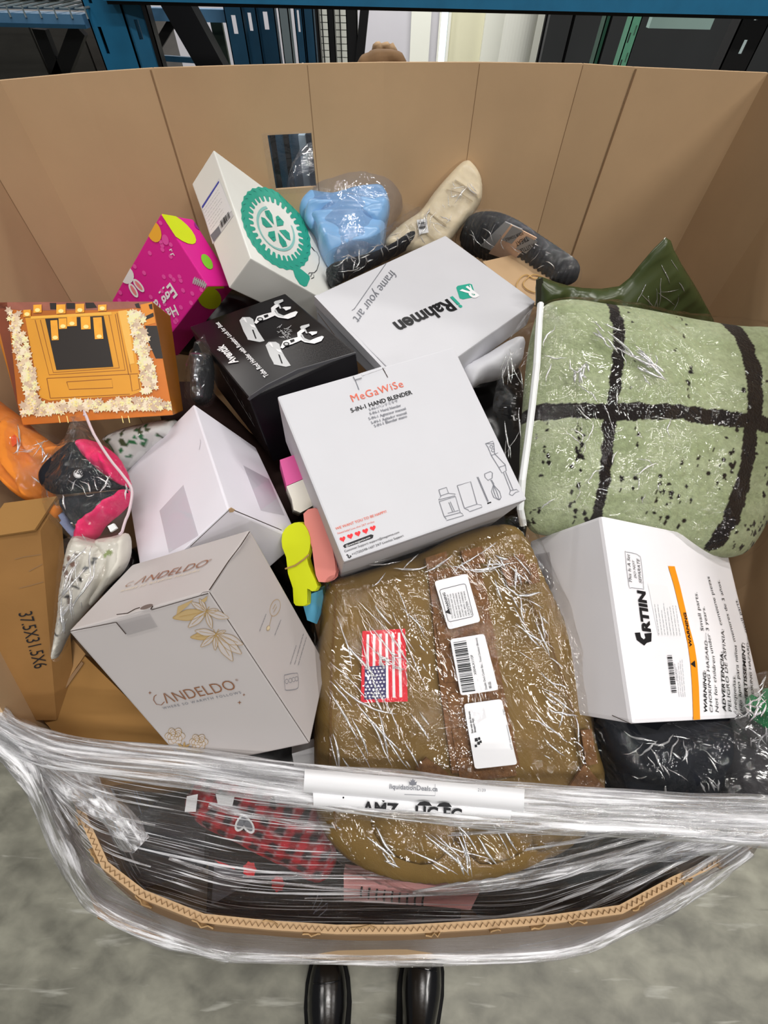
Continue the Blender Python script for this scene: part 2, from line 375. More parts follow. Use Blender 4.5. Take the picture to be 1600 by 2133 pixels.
# ------------------------------------------------------------------ soft shapes
def smooth_poly(pts, n=4):
    P = [np.array(p, float) for p in pts]; out = []; k = len(P)
    for i in range(k):
        p0, p1, p2, p3 = P[i - 1], P[i], P[(i + 1) % k], P[(i + 2) % k]
        for j in range(n):
            t = j / n
            out.append(0.5 * (2 * p1 + (p2 - p0) * t + (2 * p0 - 5 * p1 + 4 * p2 - p3) * t * t + (3 * p1 - p0 - 3 * p2 + p3) * t ** 3))
    return out
def nz(v, s, seed=0.0):
    return mnoise.noise(Vector((v[0] * s + seed, v[1] * s - seed * 1.7, v[2] * s + seed * 0.6)))
def cushion(name, m, outline, plane, thick, back=0.5, parent=None, seg=0.01, amp=0.0, ascale=12, fold=0.0, fscale=10, fdir=None, R=None, smooth=4, paint=None, seed=0.0, extra=None, label=None, cat=None, group=None, rlabel=None, edge=0.0, open_back=False):
    """a padded or flat-bagged shape: an outline on a plane, swollen to both sides, with folds"""
    if smooth: outline = smooth_poly(outline, smooth)
    P3 = np.array([plane.hit(*p) for p in outline])
    n = plane.n; u = P3[0] - P3.mean(0); u -= n * (u @ n); u /= np.linalg.norm(u); v = np.cross(n, u); o = P3.mean(0)
    Q = np.stack([(P3 - o) @ u, (P3 - o) @ v], 1)
    # even out the edge
    L = [Q[0]]; segs = []
    for i in range(len(Q)):
        a, b = Q[i], Q[(i + 1) % len(Q)]; k = max(1, int(np.linalg.norm(b - a) / seg))
        segs += [a + (b - a) * j / k for j in range(k)]
    Q = np.array(segs); area = 0.5 * np.sum(Q[:, 0] * np.roll(Q[:, 1], -1) - np.roll(Q[:, 0], -1) * Q[:, 1])
    if area < 0: Q = Q[::-1]
    lo, hi = Q.min(0), Q.max(0)
    gx, gy = np.meshgrid(np.arange(lo[0], hi[0], seg), np.arange(lo[1], hi[1], seg * 0.87)); gx = gx + (np.arange(gx.shape[0]) % 2)[:, None] * seg / 2
    G = np.stack([gx.ravel(), gy.ravel()], 1)
    A, B = Q, np.roll(Q, -1, 0)
    def dist(pts):
        d = np.full(len(pts), 1e9); ins = np.zeros(len(pts), bool)
        for a, b in zip(A, B):
            ab = b - a; t = np.clip(((pts - a) @ ab) / (ab @ ab + 1e-12), 0, 1); d = np.minimum(d, np.hypot(*(pts - a - t[:, None] * ab).T))
            c = ((a[1] > pts[:, 1]) != (b[1] > pts[:, 1])); ins ^= c & (pts[:, 0] < (b[0] - a[0]) * (pts[:, 1] - a[1]) / (b[1] - a[1] + 1e-12) + a[0])
        return d, ins
    d, ins = dist(G); keep = ins & (d > seg * 0.45); G, d = G[keep], d[keep]
    nb = len(Q); pts = [Vector(q) for q in Q] + [Vector(q) for q in G]
    r = mgeo.delaunay_2d_cdt(pts, [(i, (i + 1) % nb) for i in range(nb)], [], 1, 1e-6)
    T = np.array([tuple(q) for q in r[0]]); F = [tuple(f) for f in r[2]]
    dd, _ = dist(T); isb = dd < 1e-5
    R_ = R or dd.max(); x = np.clip(dd / R_, 0, 1); h = np.sqrt(np.clip(1 - (1 - x) ** 2, 0, 1))
    W = o + T[:, :1] * u + T[:, 1:] * v
    top = np.zeros(len(T)); bot = np.zeros(len(T)); f_u = None
    if fdir is not None:
        fa, fb = plane.hit(*fdir[0]), plane.hit(*fdir[1]); f_u = (fb - fa) / np.linalg.norm(fb - fa); f_v = np.cross(n, f_u)
    for i, p in enumerate(W):
        k = min(1.0, dd[i] / (seg * 3)) if edge == 0 else 1.0
        g = amp * nz(p, ascale, seed) if amp else 0
        if fold:
            q = (p @ f_u * 0.25, p @ f_v, 0) if f_u is not None else p
            e = nz(q, fscale, seed + 5); e2 = nz(q, fscale * 2.3, seed + 9)
            g += fold * ((1 - 2 * abs(e)) * 0.7 + (0.5 - abs(e2)) * 0.5)
        if extra: g += extra(p)
        top[i] = thick * h[i] + g * k; bot[i] = -thick * back * h[i] + 0.3 * g * k
    V1 = W + n * top[:, None]; V2 = W + n * bot[:, None]
    idx = np.zeros(len(T), int); lst = list(V1)
    for i in range(len(T)):
        if isb[i]: idx[i] = i
        else: idx[i] = len(lst); lst.append(V2[i])
    faces = F + ([] if open_back else [tuple(int(idx[i]) for i in f[::-1]) for f in F])
    if open_back: lst = list(V1)
    if parent is not None: ob = part(name, lst, faces, m, parent, smooth=True, label=label)
    else: ob = solo(name, label, cat, lst, faces, m, smooth=True, group=group)
    me = ob.data
    uv = me.uv_layers.new(name='UVMap'); allT = np.vstack([T, T[~isb]]) if not open_back else T
    li = np.zeros(len(me.loops), int); me.loops.foreach_get('vertex_index', li); uv.data.foreach_set('uv', allT[li].ravel())
    if paint:
        px = (W - CAM) @ RC.T; px = np.stack([CX + F_PX * px[:, 0] / px[:, 2], CY + F_PX * px[:, 1] / px[:, 2]], 1)
        C = np.array([paint(a, b, W[i]) for i, (a, b) in enumerate(px)]); C = np.vstack([C, C[~isb]]) if not open_back else C
        ca = me.color_attributes.new('weave', 'FLOAT_COLOR', 'POINT'); ca.data.foreach_set('color', np.hstack([C, np.ones((len(C), 1))]).ravel())
    ob['_'] = 0; del ob['_']
    return ob
def seg_d(x, y, pl):
    best = 1e9
    for (a, b), (c, d) in zip(pl, pl[1:]):
        t = max(0, min(1, ((x - a) * (c - a) + (y - b) * (d - b)) / ((c - a) ** 2 + (d - b) ** 2 + 1e-9)))
        best = min(best, math.hypot(x - a - t * (c - a), y - b - t * (d - b)))
    return best

# ================================================================== THE PLACE
FLOOR = bpy.data.materials.new('polished_concrete'); FLOOR.use_nodes = True
nt = FLOOR.node_tree; b = nt.nodes['Principled BSDF']; N = nt.nodes.new; L = nt.links.new
tc = N('ShaderNodeTexCoord')
def noise_node(scale, detail, stretch=(1, 1, 1), rot=0, dist=0):
    mp = N('ShaderNodeMapping'); mp.inputs['Scale'].default_value = stretch; mp.inputs['Rotation'].default_value = (0, 0, rot); L(tc.outputs['Object'], mp.inputs[0])
    n = N('ShaderNodeTexNoise'); n.inputs['Scale'].default_value = scale; n.inputs['Detail'].default_value = detail; n.inputs['Distortion'].default_value = dist; L(mp.outputs[0], n.inputs[0]); return n
n1, n2 = noise_node(2.2, 10, dist=0.2), noise_node(13, 12, (1, 1.7, 1), .4, dist=.25)
r1 = N('ShaderNodeValToRGB'); r1.color_ramp.elements[0].position = 0.3; r1.color_ramp.elements[0].color = lin((98, 97, 87)); r1.color_ramp.elements[1].position = 0.72; r1.color_ramp.elements[1].color = lin((150, 149, 135))
L(n1.outputs[0], r1.inputs[0])
r2 = N('ShaderNodeMapRange'); r2.inputs[1].default_value = 0.3; r2.inputs[2].default_value = 0.7; r2.inputs[3].default_value = 0.62; r2.inputs[4].default_value = 1.28; L(n2.outputs[0], r2.inputs[0])
mx = N('ShaderNodeVectorMath'); mx.operation = 'SCALE'; L(r1.outputs[0], mx.inputs[0]); L(r2.outputs[0], mx.inputs['Scale'])
last = mx.outputs[0]
for rot, th, col in ((0.5, 0.72, (200, 200, 190)), (-0.9, 0.73, (196, 196, 188)), (1.3, 0.74, (60, 60, 54)), (2.2, 0.75, (52, 52, 48))):
    s1 = noise_node(4.5, 4, (1, 8, 1), rot, .5); mr = N('ShaderNodeMapRange'); mr.inputs[1].default_value = th - 0.07; mr.inputs[2].default_value = th + 0.05; mr.inputs[4].default_value = 0.5; L(s1.outputs[0], mr.inputs[0])
    mm = N('ShaderNodeMix'); mm.data_type = 'RGBA'; L(mr.outputs[0], mm.inputs['Factor']); L(last, mm.inputs['A']); mm.inputs['B'].default_value = lin(col); last = mm.outputs['Result']
L(last, b.inputs['Base Color']); b.inputs['Roughness'].default_value = 0.42; b.inputs['Specular IOR Level'].default_value = 0.35
bp = N('ShaderNodeBump'); bp.inputs['Strength'].default_value = 0.12; L(n2.outputs[0], bp.inputs['Height']); L(bp.outputs[0], b.inputs['Normal'])
struct('floor', *box_vf(-9, 9, -6, 8.2, -0.1, 0), FLOOR)

WALL = mat('pale_painted_wall', (196, 195, 203), 0.7, 0.2, vary=0.03, vscale=2)
CREAM = mat('cream_painted_wall', (214, 212, 186), 0.6, 0.2)
PALEW = mat('white_painted_wall', (226, 228, 220), 0.6, 0.2)
DARKW = mat('charcoal_partition', (58, 60, 62), 0.6, 0.3, vary=0.1, vscale=2)
DARKG = mat('charcoal_gap', (16, 17, 18), 0.8, 0.1)
BLUE = mat('blue_rack_paint', (26, 104, 144), 0.5, 0.4, vary=0.08, vscale=20)
BLUE_L = mat('dusty_blue_beam', (74, 116, 150), 0.55, 0.35, vary=0.08, vscale=20)
BLUE_D = mat('dark_blue_rack_paint', (24, 66, 92), 0.5, 0.4, vary=0.1, vscale=20)
GREEN = mat('green_rack_paint', (96, 156, 128), 0.5, 0.3, vary=0.06, vscale=20)
STEEL_K = mat('black_steel', (24, 24, 26), 0.5, 0.3)
STEEL_G = mat('grey_steel', (104, 116, 120), 0.5, 0.4)
Yw = 5.6
def gx(px, Y, py=75): return at(px, py, Y=Y)[0]
def wall_span(name, a, b, m, y=Yw, z0=0.0, z1=5.2, d=0.15, tag=True):
    v, f = box_vf(gx(a, y), gx(b, y), y, y + d, z0, z1)
    return struct(name, v, f, m)
wall_span('wall_back', -300, 916, WALL)
struct('wall_back.001', *box_vf(gx(916, Yw), gx(934, Yw), Yw, Yw + 0.15, 0, 0.62), PALEW)
wall_span('wall_back.002', 934, 2300, CREAM)
# bright slit of glazing in the wall, daylight behind it
GLOW = bpy.data.materials.new('daylight_glass'); GLOW.use_nodes = True
e = GLOW.node_tree.nodes['Principled BSDF']; e.inputs['Emission Color'].default_value = (0.86, 0.96, 1.0, 1); e.inputs['Emission Strength'].default_value = 1.1; e.inputs['Base Color'].default_value = (0.7, 0.8, 0.85, 1)
mb = MB(); mb.box(gx(914, Yw), gx(936, Yw), Yw + 0.05, Yw + 0.08, 0.6, 5.2, GLOW)
o = mb.solo('window_1', None, None); o['kind'] = 'structure'
mb = MB(); mb.box(gx(931, Yw), gx(936, Yw), Yw - 0.03, Yw + 0.1, 0, 5.2, PALEW); mb.box(gx(912, Yw), gx(916, Yw), Yw - 0.03, Yw + 0.1, 0, 5.2, PALEW)
o = mb.part('window_frame', o)
# white pilaster left of the slit, round white column right of it
struct('trim_1', *box_vf(gx(855, Yw), gx(895, Yw), Yw - 0.06, Yw, 0, 5.2), PALEW)
v, f = [], []
struct('trim_3', *box_vf(gx(1005, Yw), gx(1160, Yw), Yw - 0.05, Yw, 0, 5.2), PALEW)
xa, xb = gx(1046, 5.0), gx(1112, 5.0); cxx, rr = (xa + xb) / 2, (xb - xa) / 2
for k in range(32):
    g = 2 * math.pi * k / 32
    for z in (0, 5.2): v.append((cxx + rr * math.cos(g), 5.0 + rr * math.sin(g), z))
f = [(2 * k, (2 * k + 2) % 64, (2 * k + 3) % 64, 2 * k + 1) for k in range(32)] + [tuple(range(1, 64, 2))]
struct('trim_2', v, f, PALEW)
mb = MB()
# charcoal partition panels on the right
t = thing('folding_partition', 'charcoal panelled partition at the back right, behind the green posts', 'partition', (gx(1360, 4.2), 4.2, 0))
edges = [1134, 1186, 1262, 1520, 1900]
for a, b_ in zip(edges, edges[1:]):
    v, f = box_vf(gx(a, 4.2) + 0.01, gx(b_, 4.2) - 0.01, 4.2, 4.26, 0.0, 4.5); part('panel', v, f, DARKW, t)
v, f = box_vf(gx(1134, 4.2), gx(1900, 4.2), 4.26, 4.3, 0, 4.5); part('backing', v, f, DARKG, t)
def perforated(mb, x, y, w, z0, z1, m, slots, d=0.05, th=0.004, ang=0.0):
    """an upright of folded steel: front face with real slots, two flanges behind"""
    c, s_ = math.cos(ang), math.sin(ang)
    def add(x0, x1, y0, y1, za, zb):
        v, f = box_vf(x0, x1, y0, y1, za, zb); mb.add([(x + p[0] * c - p[1] * s_, y + p[0] * s_ + p[1] * c, p[2]) for p in v], f, m)
    add(0, th, 0, d, z0, z1); add(w - th, w, 0, d, z0, z1)
    cols = sorted({(a, b_) for a, b_, _, _ in slots}); xs = 0.0
    for a, b_ in cols:
        add(xs, a, 0, th, z0, z1); z = z0
        for _, _, za, zb in sorted(q for q in slots if q[0] == a and q[1] == b_):
            add(a, b_, 0, th, z, za); z = zb
        add(a, b_, 0, th, z, z1); xs = b_
    add(xs, w, 0, th, z0, z1)
def upright(name, label, pxa, pxb, Y, m, group=None, slots=None, d=0.06, ang=0.0, z1=3.2, parent=None):
    xa, xb = gx(pxa, Y), gx(pxb, Y); wd = xb - xa
    sl = slots(wd) if slots else []
    mb = MB(); perforated(mb, xa, Y, wd, 0.0, z1, m, sl, d, ang=ang)
    return mb.part(name, parent) if parent else mb.solo(name, label, 'rack post', group=group)
def slotted(wd, pitch=0.09, a=0.3, b_=0.42, h=0.045, z0=0.06, dot=True):
    o = []
    z = z0
    while z < 3.1:
        o.append((wd * a, wd * b_, z, z + h))
        if dot: o.append((wd * 0.62, wd * 0.74, z + h * 0.6, z + h * 0.6 + 0.014))
        z += pitch
    return o
# nearest rack: big blue upright on the left, the beam across the top of the view, the lower left beam with mesh deck
Yr = 1.9
t = thing('pallet_rack', 'nearest blue pallet rack, upright and top beam just behind the big carton', 'rack', (gx(240, Yr), Yr, 0))
mb = MB(); xa, xb = gx(196, Yr), gx(272, Yr)
perforated(mb, xa, Yr, xb - xa, 0, 3.2, BLUE, [((xb - xa) * .18, (xb - xa) * .27, z, z + 0.055) for z in np.arange(0.07, 3.1, 0.1)] + [((xb - xa) * .12, (xb - xa) * .25, z, z + 0.0) for z in ()], 0.09)
mb.box(xa + .004, xb - .004, Yr + .06, Yr + .064, 0, 3.2, STEEL_K); mb.part('upright', t)  # black plate added behind the slots as the column's inner shade
mb = MB(); perforated(mb, xb + 0.003, Yr + 0.0, 0.052, 0, 3.2, BLUE, [(0.02, 0.032, z, z + 0.04) for z in np.arange(0.1, 3.1, 0.1)], 0.06, ang=0.5); mb.part('upright', t)
zb = at(1000, 18, Y=Yr)[2]
mb = MB(); x0, x1 = gx(255, Yr), 3.2
mb.box(x0, x1, Yr - 0.05, Yr, zb + 0.002, zb + 0.12, BLUE); mb.box(x0, x1, Yr - 0.03, Yr + 0.02, zb - 0.006, zb + 0.002, STEEL_K)
mb.part('beam', t)
mb = MB(); zl = at(100, 55, Y=Yr)[2]; zt = at(100, 26, Y=Yr)[2]
mb.box(-3.2, xa, Yr - 0.03, Yr + 0.03, zl, zt, BLUE_L); mb.box(-3.2, xa, Yr - 0.034, Yr - 0.03, zl, zl + 0.008, BLUE_D); mb.part('beam', t, label='dusty lower beam on the left')
mb = MB()
for k in range(30): mb.tube([(-2.2 + k * 0.045, Yr - 0.032, zt - 0.008), (-2.2 + k * 0.045, Yr - 0.03, zt + 0.012), (-2.2 + k * 0.045, Yr + 0.9, zt + 0.014)], 0.003, STEEL_G, 5)
for k in range(6): mb.tube([(-2.3, Yr + k * 0.17, zt + 0.008), (xa, Yr + k * 0.17, zt + 0.008)], 0.003, STEEL_G, 5)
o = mb.part('mesh_deck', t); o['kind'] = 'stuff'
mb = MB(); mb.bar(at(84, 60, Y=2.25), at(127, 168, Y=2.25), 0.045, 0.03, STEEL_K); mb.bar(at(166, 58, Y=2.25), at(125, 165, Y=2.25), 0.045, 0.03, STEEL_K); mb.part('brace', t)
mb = MB(); mb.bar(at(362, -10, Y=2.2), at(468, 180, Y=2.2), 0.09, 0.07, STEEL_K); mb.part('brace', t, label='thick black diagonal brace')
# boards stacked on the left shelf
for k, (a, b_, zz, c) in enumerate(((-120, 98, 0.0, (206, 176, 128)), (100, 172, 0.004, (88, 62, 44)))):
    mb = MB(); x0, x1 = gx(a, Yr + 0.15), gx(b_, Yr + 0.15)
    for q in range(2): mb.box(x0, x1, Yr + 0.12, Yr + 0.5, zt + 0.022 + q * 0.024, zt + 0.042 + q * 0.024, mat('board_%d' % k, c, 0.8, 0.1, vary=0.15, vscale=14, stretch=(1, 8, 1)))
    mb.solo('shelf_board', ['pale wooden boards on the mesh shelf at top left', 'dark brown boards on the mesh shelf beside the blue upright'][k], 'board')
# grey wrapped loads under that shelf
for k, (a, b_, Y) in enumerate(((-200, 66, 2.9), (70, 172, 2.9), (176, 240, 2.9))):
    x0, x1 = gx(a, Y), gx(b_, Y); v, f = box_vf(x0, x1, Y, Y + 0.8, 0.14, 1.24)
    solo('wrapped_load', ['dark grey wrapped load low on the far left behind the carton rim', 'grey wrapped load behind the black V-shaped brace', 'narrow grey wrapped load next to the blue upright'][k], 'pallet load', v, f, mat('grey_wrap_%d' % k, (62 + 8 * k, 61 + 7 * k, 58 + 7 * k), 0.5, 0.3, vary=0.15, vscale=5, stretch=(1, 1, 6)))
    mb = MB(); mb.box(x0, x1, Y, Y + 0.8, 0.1, 0.14, KRAFT_D)
    for q in range(3): mb.box(x0, x1, Y + q * 0.35, Y + q * 0.35 + 0.1, 0, 0.1, KRAFT_D)
    mb.solo('pallet', ['wooden pallet under the dark grey load at far left', 'wooden pallet under the grey load behind the V brace', 'wooden pallet under the narrow grey load'][k], 'pallet')
# second row of rack
t2 = thing('pallet_rack', 'second dark blue rack of slotted posts, mid-left behind the thick brace', 'rack', (gx(530, 2.7), 2.7, 0))
for a, b_, Y, m, d in ((300, 322, 2.6, STEEL_K, 0.05), (476, 512, 2.6, BLUE_D, 0.05), (513, 541, 2.7, BLUE_D, 0.05), (541, 578, 2.75, BLUE_D, 0.05)):
    xa, xb = gx(a, Y), gx(b_, Y); mb = MB()
    perforated(mb, xa, Y, xb - xa, 0, 3.2, m, [((xb - xa) * .35, (xb - xa) * .6, z, z + 0.05) for z in np.arange(0.06, 3.1, 0.17)] if m is BLUE_D else [], d); mb.part('post', t2)
mb = MB(); za, zc = at(370, 45, Y=2.7)[2], at(370, 18, Y=2.7)[2]; mb.box(gx(300, 2.7), gx(476, 2.7), 2.7, 2.75, za, zc, BLUE_L); mb.part('beam', t2)
mb = MB(); mb.box(gx(311, 2.68), gx(325, 2.68), 2.68, 2.7, za, zc + 0.02, PAPER); mb.part('tag', t2, label='white paper tag on the beam')
mb = MB(); mb.bar(at(359, 46, Y=2.75), at(331, 92, Y=2.75), 0.03, 0.02, STEEL_K); mb.bar(at(340, 121, Y=2.75), at(415, 126, Y=2.75), 0.018, 0.018, BLUE_D); mb.bar(at(446, 22, Y=2.8), at(472, 150, Y=2.8), 0.05, 0.02, mat('dark_green_steel', (44, 58, 50), 0.5, 0.3)); mb.part('brace', t2)
for a, b_, Y, m, lab, sl in ((586, 606, 2.5, STEEL_G, 'plain grey steel post left of the white shutter', False), (617, 634, 2.7, BLUE_D, 'narrow dark blue slotted post just right of the grey steel post', True), (636, 656, 2.72, BLUE_D, 'dark blue post touching the black posts', False)):
    upright('rack_post', lab, a, b_, Y, m, slots=(lambda wd: [(wd * .3, wd * .6, z, z + 0.06) for z in np.arange(0.05, 3.1, 0.15)]) if sl else None)
for (a, b_), lab in zip(((654, 666), (684, 698), (722, 745)), ('black post at the left edge of the white shutter', 'black post in the middle of the white shutter', 'wide black post at the right edge of the white shutter')):
    upright('rack_post', lab, a, b_, 3.0, STEEL_K)
mb = MB(); mb.bar(at(760, 16, Y=3.0), at(748, 140, Y=3.0), 0.04, 0.04, STEEL_K); mb.solo('rack_post', 'leaning thin black post beside the pale wall above the brown paper', 'rack post')
# white slatted shutter
t = thing('roller_shutter', 'white slatted shutter behind black posts at top centre', 'shutter', (gx(695, 4.6), 4.6, 0))
zz = 0.75; x0, x1 = gx(652, 4.6), gx(732, 4.6); mb = MB()
while zz < 1.45:
    v, f = box_vf(x0, x1, 4.6, 4.62, zz, zz + 0.03); part('slat', v, f, PALEW, t); zz += 0.034
mb = MB(); mb.box(x0, x1, 4.62, 4.64, 0, 4, DARKW); mb.box(gx(672, 4.58), gx(674, 4.58), 4.57, 4.59, 0, 3, STEEL_K); mb.box(gx(709, 4.58), gx(711, 4.58), 4.57, 4.59, 0, 3, STEEL_K); mb.part('guide', t)
# green perforated posts and dark post on the right
def greens(wd):
    o = []
    for z in np.arange(0.05, 3.1, 0.075): o += [(wd * .2, wd * .36, z, z + 0.028), (wd * .6, wd * .76, z + 0.02, z + 0.048)]
    return o
upright('rack_post', 'green slotted rack post in front of the charcoal partition', 1306, 1326, 2.6, GREEN, slots=greens)
upright('rack_post', 'thin dark green post left of the slotted green one', 1252, 1262, 2.8, mat('deep_green_paint', (38, 78, 62), 0.5, 0.3))
upright('rack_post', 'black slotted post at the far right edge', 1530, 1590, 2.0, STEEL_K, slots=lambda wd: [(wd * .42, wd * .55, z, z + 0.03) for z in np.arange(0.03, 3.1, 0.07)])
mb = MB(); p, q = at(1356, 46, Y=3.2), at(1486, 46, Y=3.2); mb.box(p[0], q[0], 3.2, 3.24, p[2] - 0.02, p[2] + 0.03, mat('pale_green_steel', (150, 176, 170), 0.5, 0.3)); mb.solo('rack_beam', 'pale green beam between the green and black posts', 'beam')
mb = MB(); a_, b_ = at(1560, 38, Y=3.0), at(1532, 106, Y=3.0); b_ = a_ + (b_ - a_) * (a_[2] / (a_[2] - b_[2])); mb.bar(a_, b_, 0.06, 0.02, mat('light_steel', (186, 204, 206), 0.5, 0.3)); mb.solo('rack_strut', 'light strut slanting beside the black post at far right', 'strut')

# ------------------------------------------------------------------ the big bulk carton on its pallet
PLAN = [(-0.505, 0.105, 0.87), (-0.575, 0.33, 1.2), (-0.655, 0.68, 1.34), (-0.715, 0.93, 1.34), (-0.688, 1.03, 1.34), (-0.588, 1.107, 1.34), (-0.469, 1.174, 1.34), (-0.329, 1.217, 1.34), (-0.18, 1.258, 1.34), (-0.022, 1.295, 1.34), (0.184, 1.322, 1.34), (0.41, 1.334, 1.34), (0.51, 1.307, 1.34), (0.781, 1.276, 1.34), (0.80, 1.05, 1.34), (0.745, 0.65, 1.34), (0.70, 0.38, 1.2), (0.63, 0.14, 0.9), (0.60, 0.02, 0.74)]
FRONT = [(tuple(at(x, y, z=z))) for x, y, z in ((96, 1535, 0.845), (150, 1620, 0.80), (186, 1710, 0.765), (225, 1795, 0.74), (300, 1853, 0.722), (425, 1903, 0.72), (560, 1917, 0.72), (700, 1926, 0.72), (850, 1926, 0.72), (1000, 1917, 0.72), (1150, 1905, 0.72), (1290, 1885, 0.72), (1400, 1826, 0.72), (1480, 1790, 0.725), (1545, 1760, 0.73))]
gay = thing('bulk_carton', 'huge open kraft bulk carton with cut-down front holding the returned goods', 'bulk carton', (0, 0.55, 0.14))
TH = 0.009
def wall_panel(name, pts, z0, flare=0.0, label=None, holes=None, mid=None):
    """one sheet of the carton wall between two creases: pts = (x, y, ztop); outward is away from the middle"""
    n = len(pts); inn, out = [], []
    def ofs(i):
        a = np.array(pts[max(i - 1, 0)][:2]); b_ = np.array(pts[min(i + 1, n - 1)][:2]); d = b_ - a; d = d / np.linalg.norm(d)
        q = np.array([d[1], -d[0]]); c = np.array(pts[i][:2]) - np.array([0, 0.55])
        return q if q @ c > 0 else -q
    rows = [1.0] + (mid or []) + [0.0]
    V, Fc = [], []
    for i, p in enumerate(pts):
        o_ = ofs(i)
        for r in rows:
            z = z0 + (p[2] - z0) * r; fl = flare * math.sin(math.pi * min(1, (1 - r) * 1.0)) if flare else 0
            q = np.array([p[0], p[1]]) + o_ * fl * min(1, i / 3, (n - 1 - i) / 3)
            V.append((q[0], q[1], z)); V.append((q[0] + o_[0] * TH, q[1] + o_[1] * TH, z))
    k = len(rows); ix = lambda i, r, s: (i * k + r) * 2 + s
    for i in range(n - 1):
        for r in range(k - 1):
            for s in (0, 1):
                q = (ix(i, r, s), ix(i + 1, r, s), ix(i + 1, r + 1, s), ix(i, r + 1, s)); Fc.append(q if s else q[::-1])
        Fc.append((ix(i, 0, 0), ix(i + 1, 0, 0), ix(i + 1, 0, 1), ix(i, 0, 1)))
        Fc.append((ix(i, k - 1, 0), ix(i, k - 1, 1), ix(i + 1, k - 1, 1), ix(i + 1, k - 1, 0)))
    for r in range(k - 1):
        Fc.append((ix(0, r, 0), ix(0, r, 1), ix(0, r + 1, 1), ix(0, r + 1, 0))); Fc.append((ix(n - 1, r, 0), ix(n - 1, r + 1, 0), ix(n - 1, r + 1, 1), ix(n - 1, r, 1)))
    return part(name, V, Fc, KRAFT, gay, label=label)
def gap(pts, a=0.0):                         # leave the crease between two sheets open by a hair
    pts = [list(p) for p in pts]
    for i, j in (((0, 1), (-1, -2)) if a else ()):
        d = np.array(pts[j][:2]) - np.array(pts[i][:2]); d = d / np.linalg.norm(d) * a; pts[i][0] += d[0]; pts[i][1] += d[1]
    return pts
for i0, i1 in ((0, 3), (3, 6)): wall_panel('wall_panel', gap(PLAN[i0:i1 + 1]), 0.14)
# the sheet with the hand hole is built round the hole
hA, hB = np.array(PLAN[6]), np.array(PLAN[8])
pl_b = Plane((*PLAN[7][:2], 1.2), (*PLAN[8][:2], 1.2), (*PLAN[8][:2], 0.5))
hx0, hx1 = pl_b.hit(565, 330), pl_b.hit(654, 330); hz1, hz0 = pl_b.hit(610, 279)[2], pl_b.hit(615, 392)[2]
def on78(x): p, q = PLAN[7], PLAN[8]; return p[1] + (q[1] - p[1]) * (x - p[0]) / (q[0] - p[0])
hx1[0] = min(hx1[0], PLAN[8][0] - 0.004)
wall_panel('wall_panel', gap([PLAN[6], PLAN[7], (hx0[0], on78(hx0[0]), 1.34)], 0.0), 0.14)
wall_panel('wall_panel', [(hx0[0], on78(hx0[0]), hz0), (hx1[0], on78(hx1[0]), hz0)], 0.14)
wall_panel('wall_panel', [(hx0[0], on78(hx0[0]), 1.34), (hx1[0], on78(hx1[0]), 1.34)], hz1)
wall_panel('wall_panel', [(hx1[0], on78(hx1[0]), 1.34), (PLAN[8][0], PLAN[8][1], 1.34)], 0.14)
for i0, i1 in ((8, 10), (10, 11), (11, 12), (12, 13), (13, 16), (16, 18)): wall_panel('wall_panel', gap(PLAN[i0:i1 + 1]), 0.14)
# creases pressed into the board
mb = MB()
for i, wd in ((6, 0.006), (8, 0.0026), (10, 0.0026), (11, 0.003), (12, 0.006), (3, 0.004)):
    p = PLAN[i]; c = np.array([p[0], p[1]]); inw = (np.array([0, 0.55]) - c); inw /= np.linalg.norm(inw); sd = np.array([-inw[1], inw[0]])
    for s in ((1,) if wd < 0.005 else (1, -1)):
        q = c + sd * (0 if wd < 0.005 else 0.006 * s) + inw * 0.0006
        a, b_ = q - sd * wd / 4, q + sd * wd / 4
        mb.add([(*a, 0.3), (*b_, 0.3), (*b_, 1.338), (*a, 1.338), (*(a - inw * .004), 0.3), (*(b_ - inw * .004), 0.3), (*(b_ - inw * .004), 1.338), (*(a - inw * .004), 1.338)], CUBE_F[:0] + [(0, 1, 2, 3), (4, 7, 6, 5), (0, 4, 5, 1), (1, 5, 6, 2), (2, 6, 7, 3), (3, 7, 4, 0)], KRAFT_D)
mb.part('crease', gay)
# cut-down front, bulging out below its torn edge
FR = [(p[0], p[1], p[2]) for p in [np.array(PLAN[0])] + [np.array(q) for q in FRONT] + [np.array(PLAN[18])]]
wall_panel('front_panel', FR, 0.14, flare=0.07, mid=[0.9, 0.8, 0.65, 0.5, 0.3, 0.15])
# the torn edge: corrugated flutes showing between two liners, and ragged tabs
mb = MB(); rnd = random.Random(4); e = np.array(FR); seglen = np.r_[0, np.cumsum(np.linalg.norm(np.diff(e, axis=0), axis=1))]
def along(s):
    i = min(len(e) - 2, int(np.searchsorted(seglen, s, side='right') - 1)); t_ = (s - seglen[i]) / (seglen[i + 1] - seglen[i]); p = e[i] + (e[i + 1] - e[i]) * t_
    d = e[i + 1] - e[i]; d = d / np.linalg.norm(d); o_ = np.array([d[1], -d[0], 0]); o_ /= np.linalg.norm(o_); c = p - np.array([0, 0.55, 0])
    return p, d, (o_ if o_ @ c > 0 else -o_)
s = 0.0; zig = []
while s < seglen[-1] - 0.004:
    p, d, o_ = along(s); zig.append(p + o_ * (TH / 2 + (TH * 0.25) * (1 if len(zig) % 2 else -1)) + np.array([0, 0, 0.0025])); s += 0.0042
for a, b_ in zip(zig, zig[1:]):
    mb.add([a, b_, b_ - np.array([0, 0, 0.012]), a - np.array([0, 0, 0.012]), a + (0, 0, 0.0), ], [(0, 1, 2, 3)], KRAFT_L)
o = mb.part('corrugation', gay); o['kind'] = 'stuff'
s = 0.02
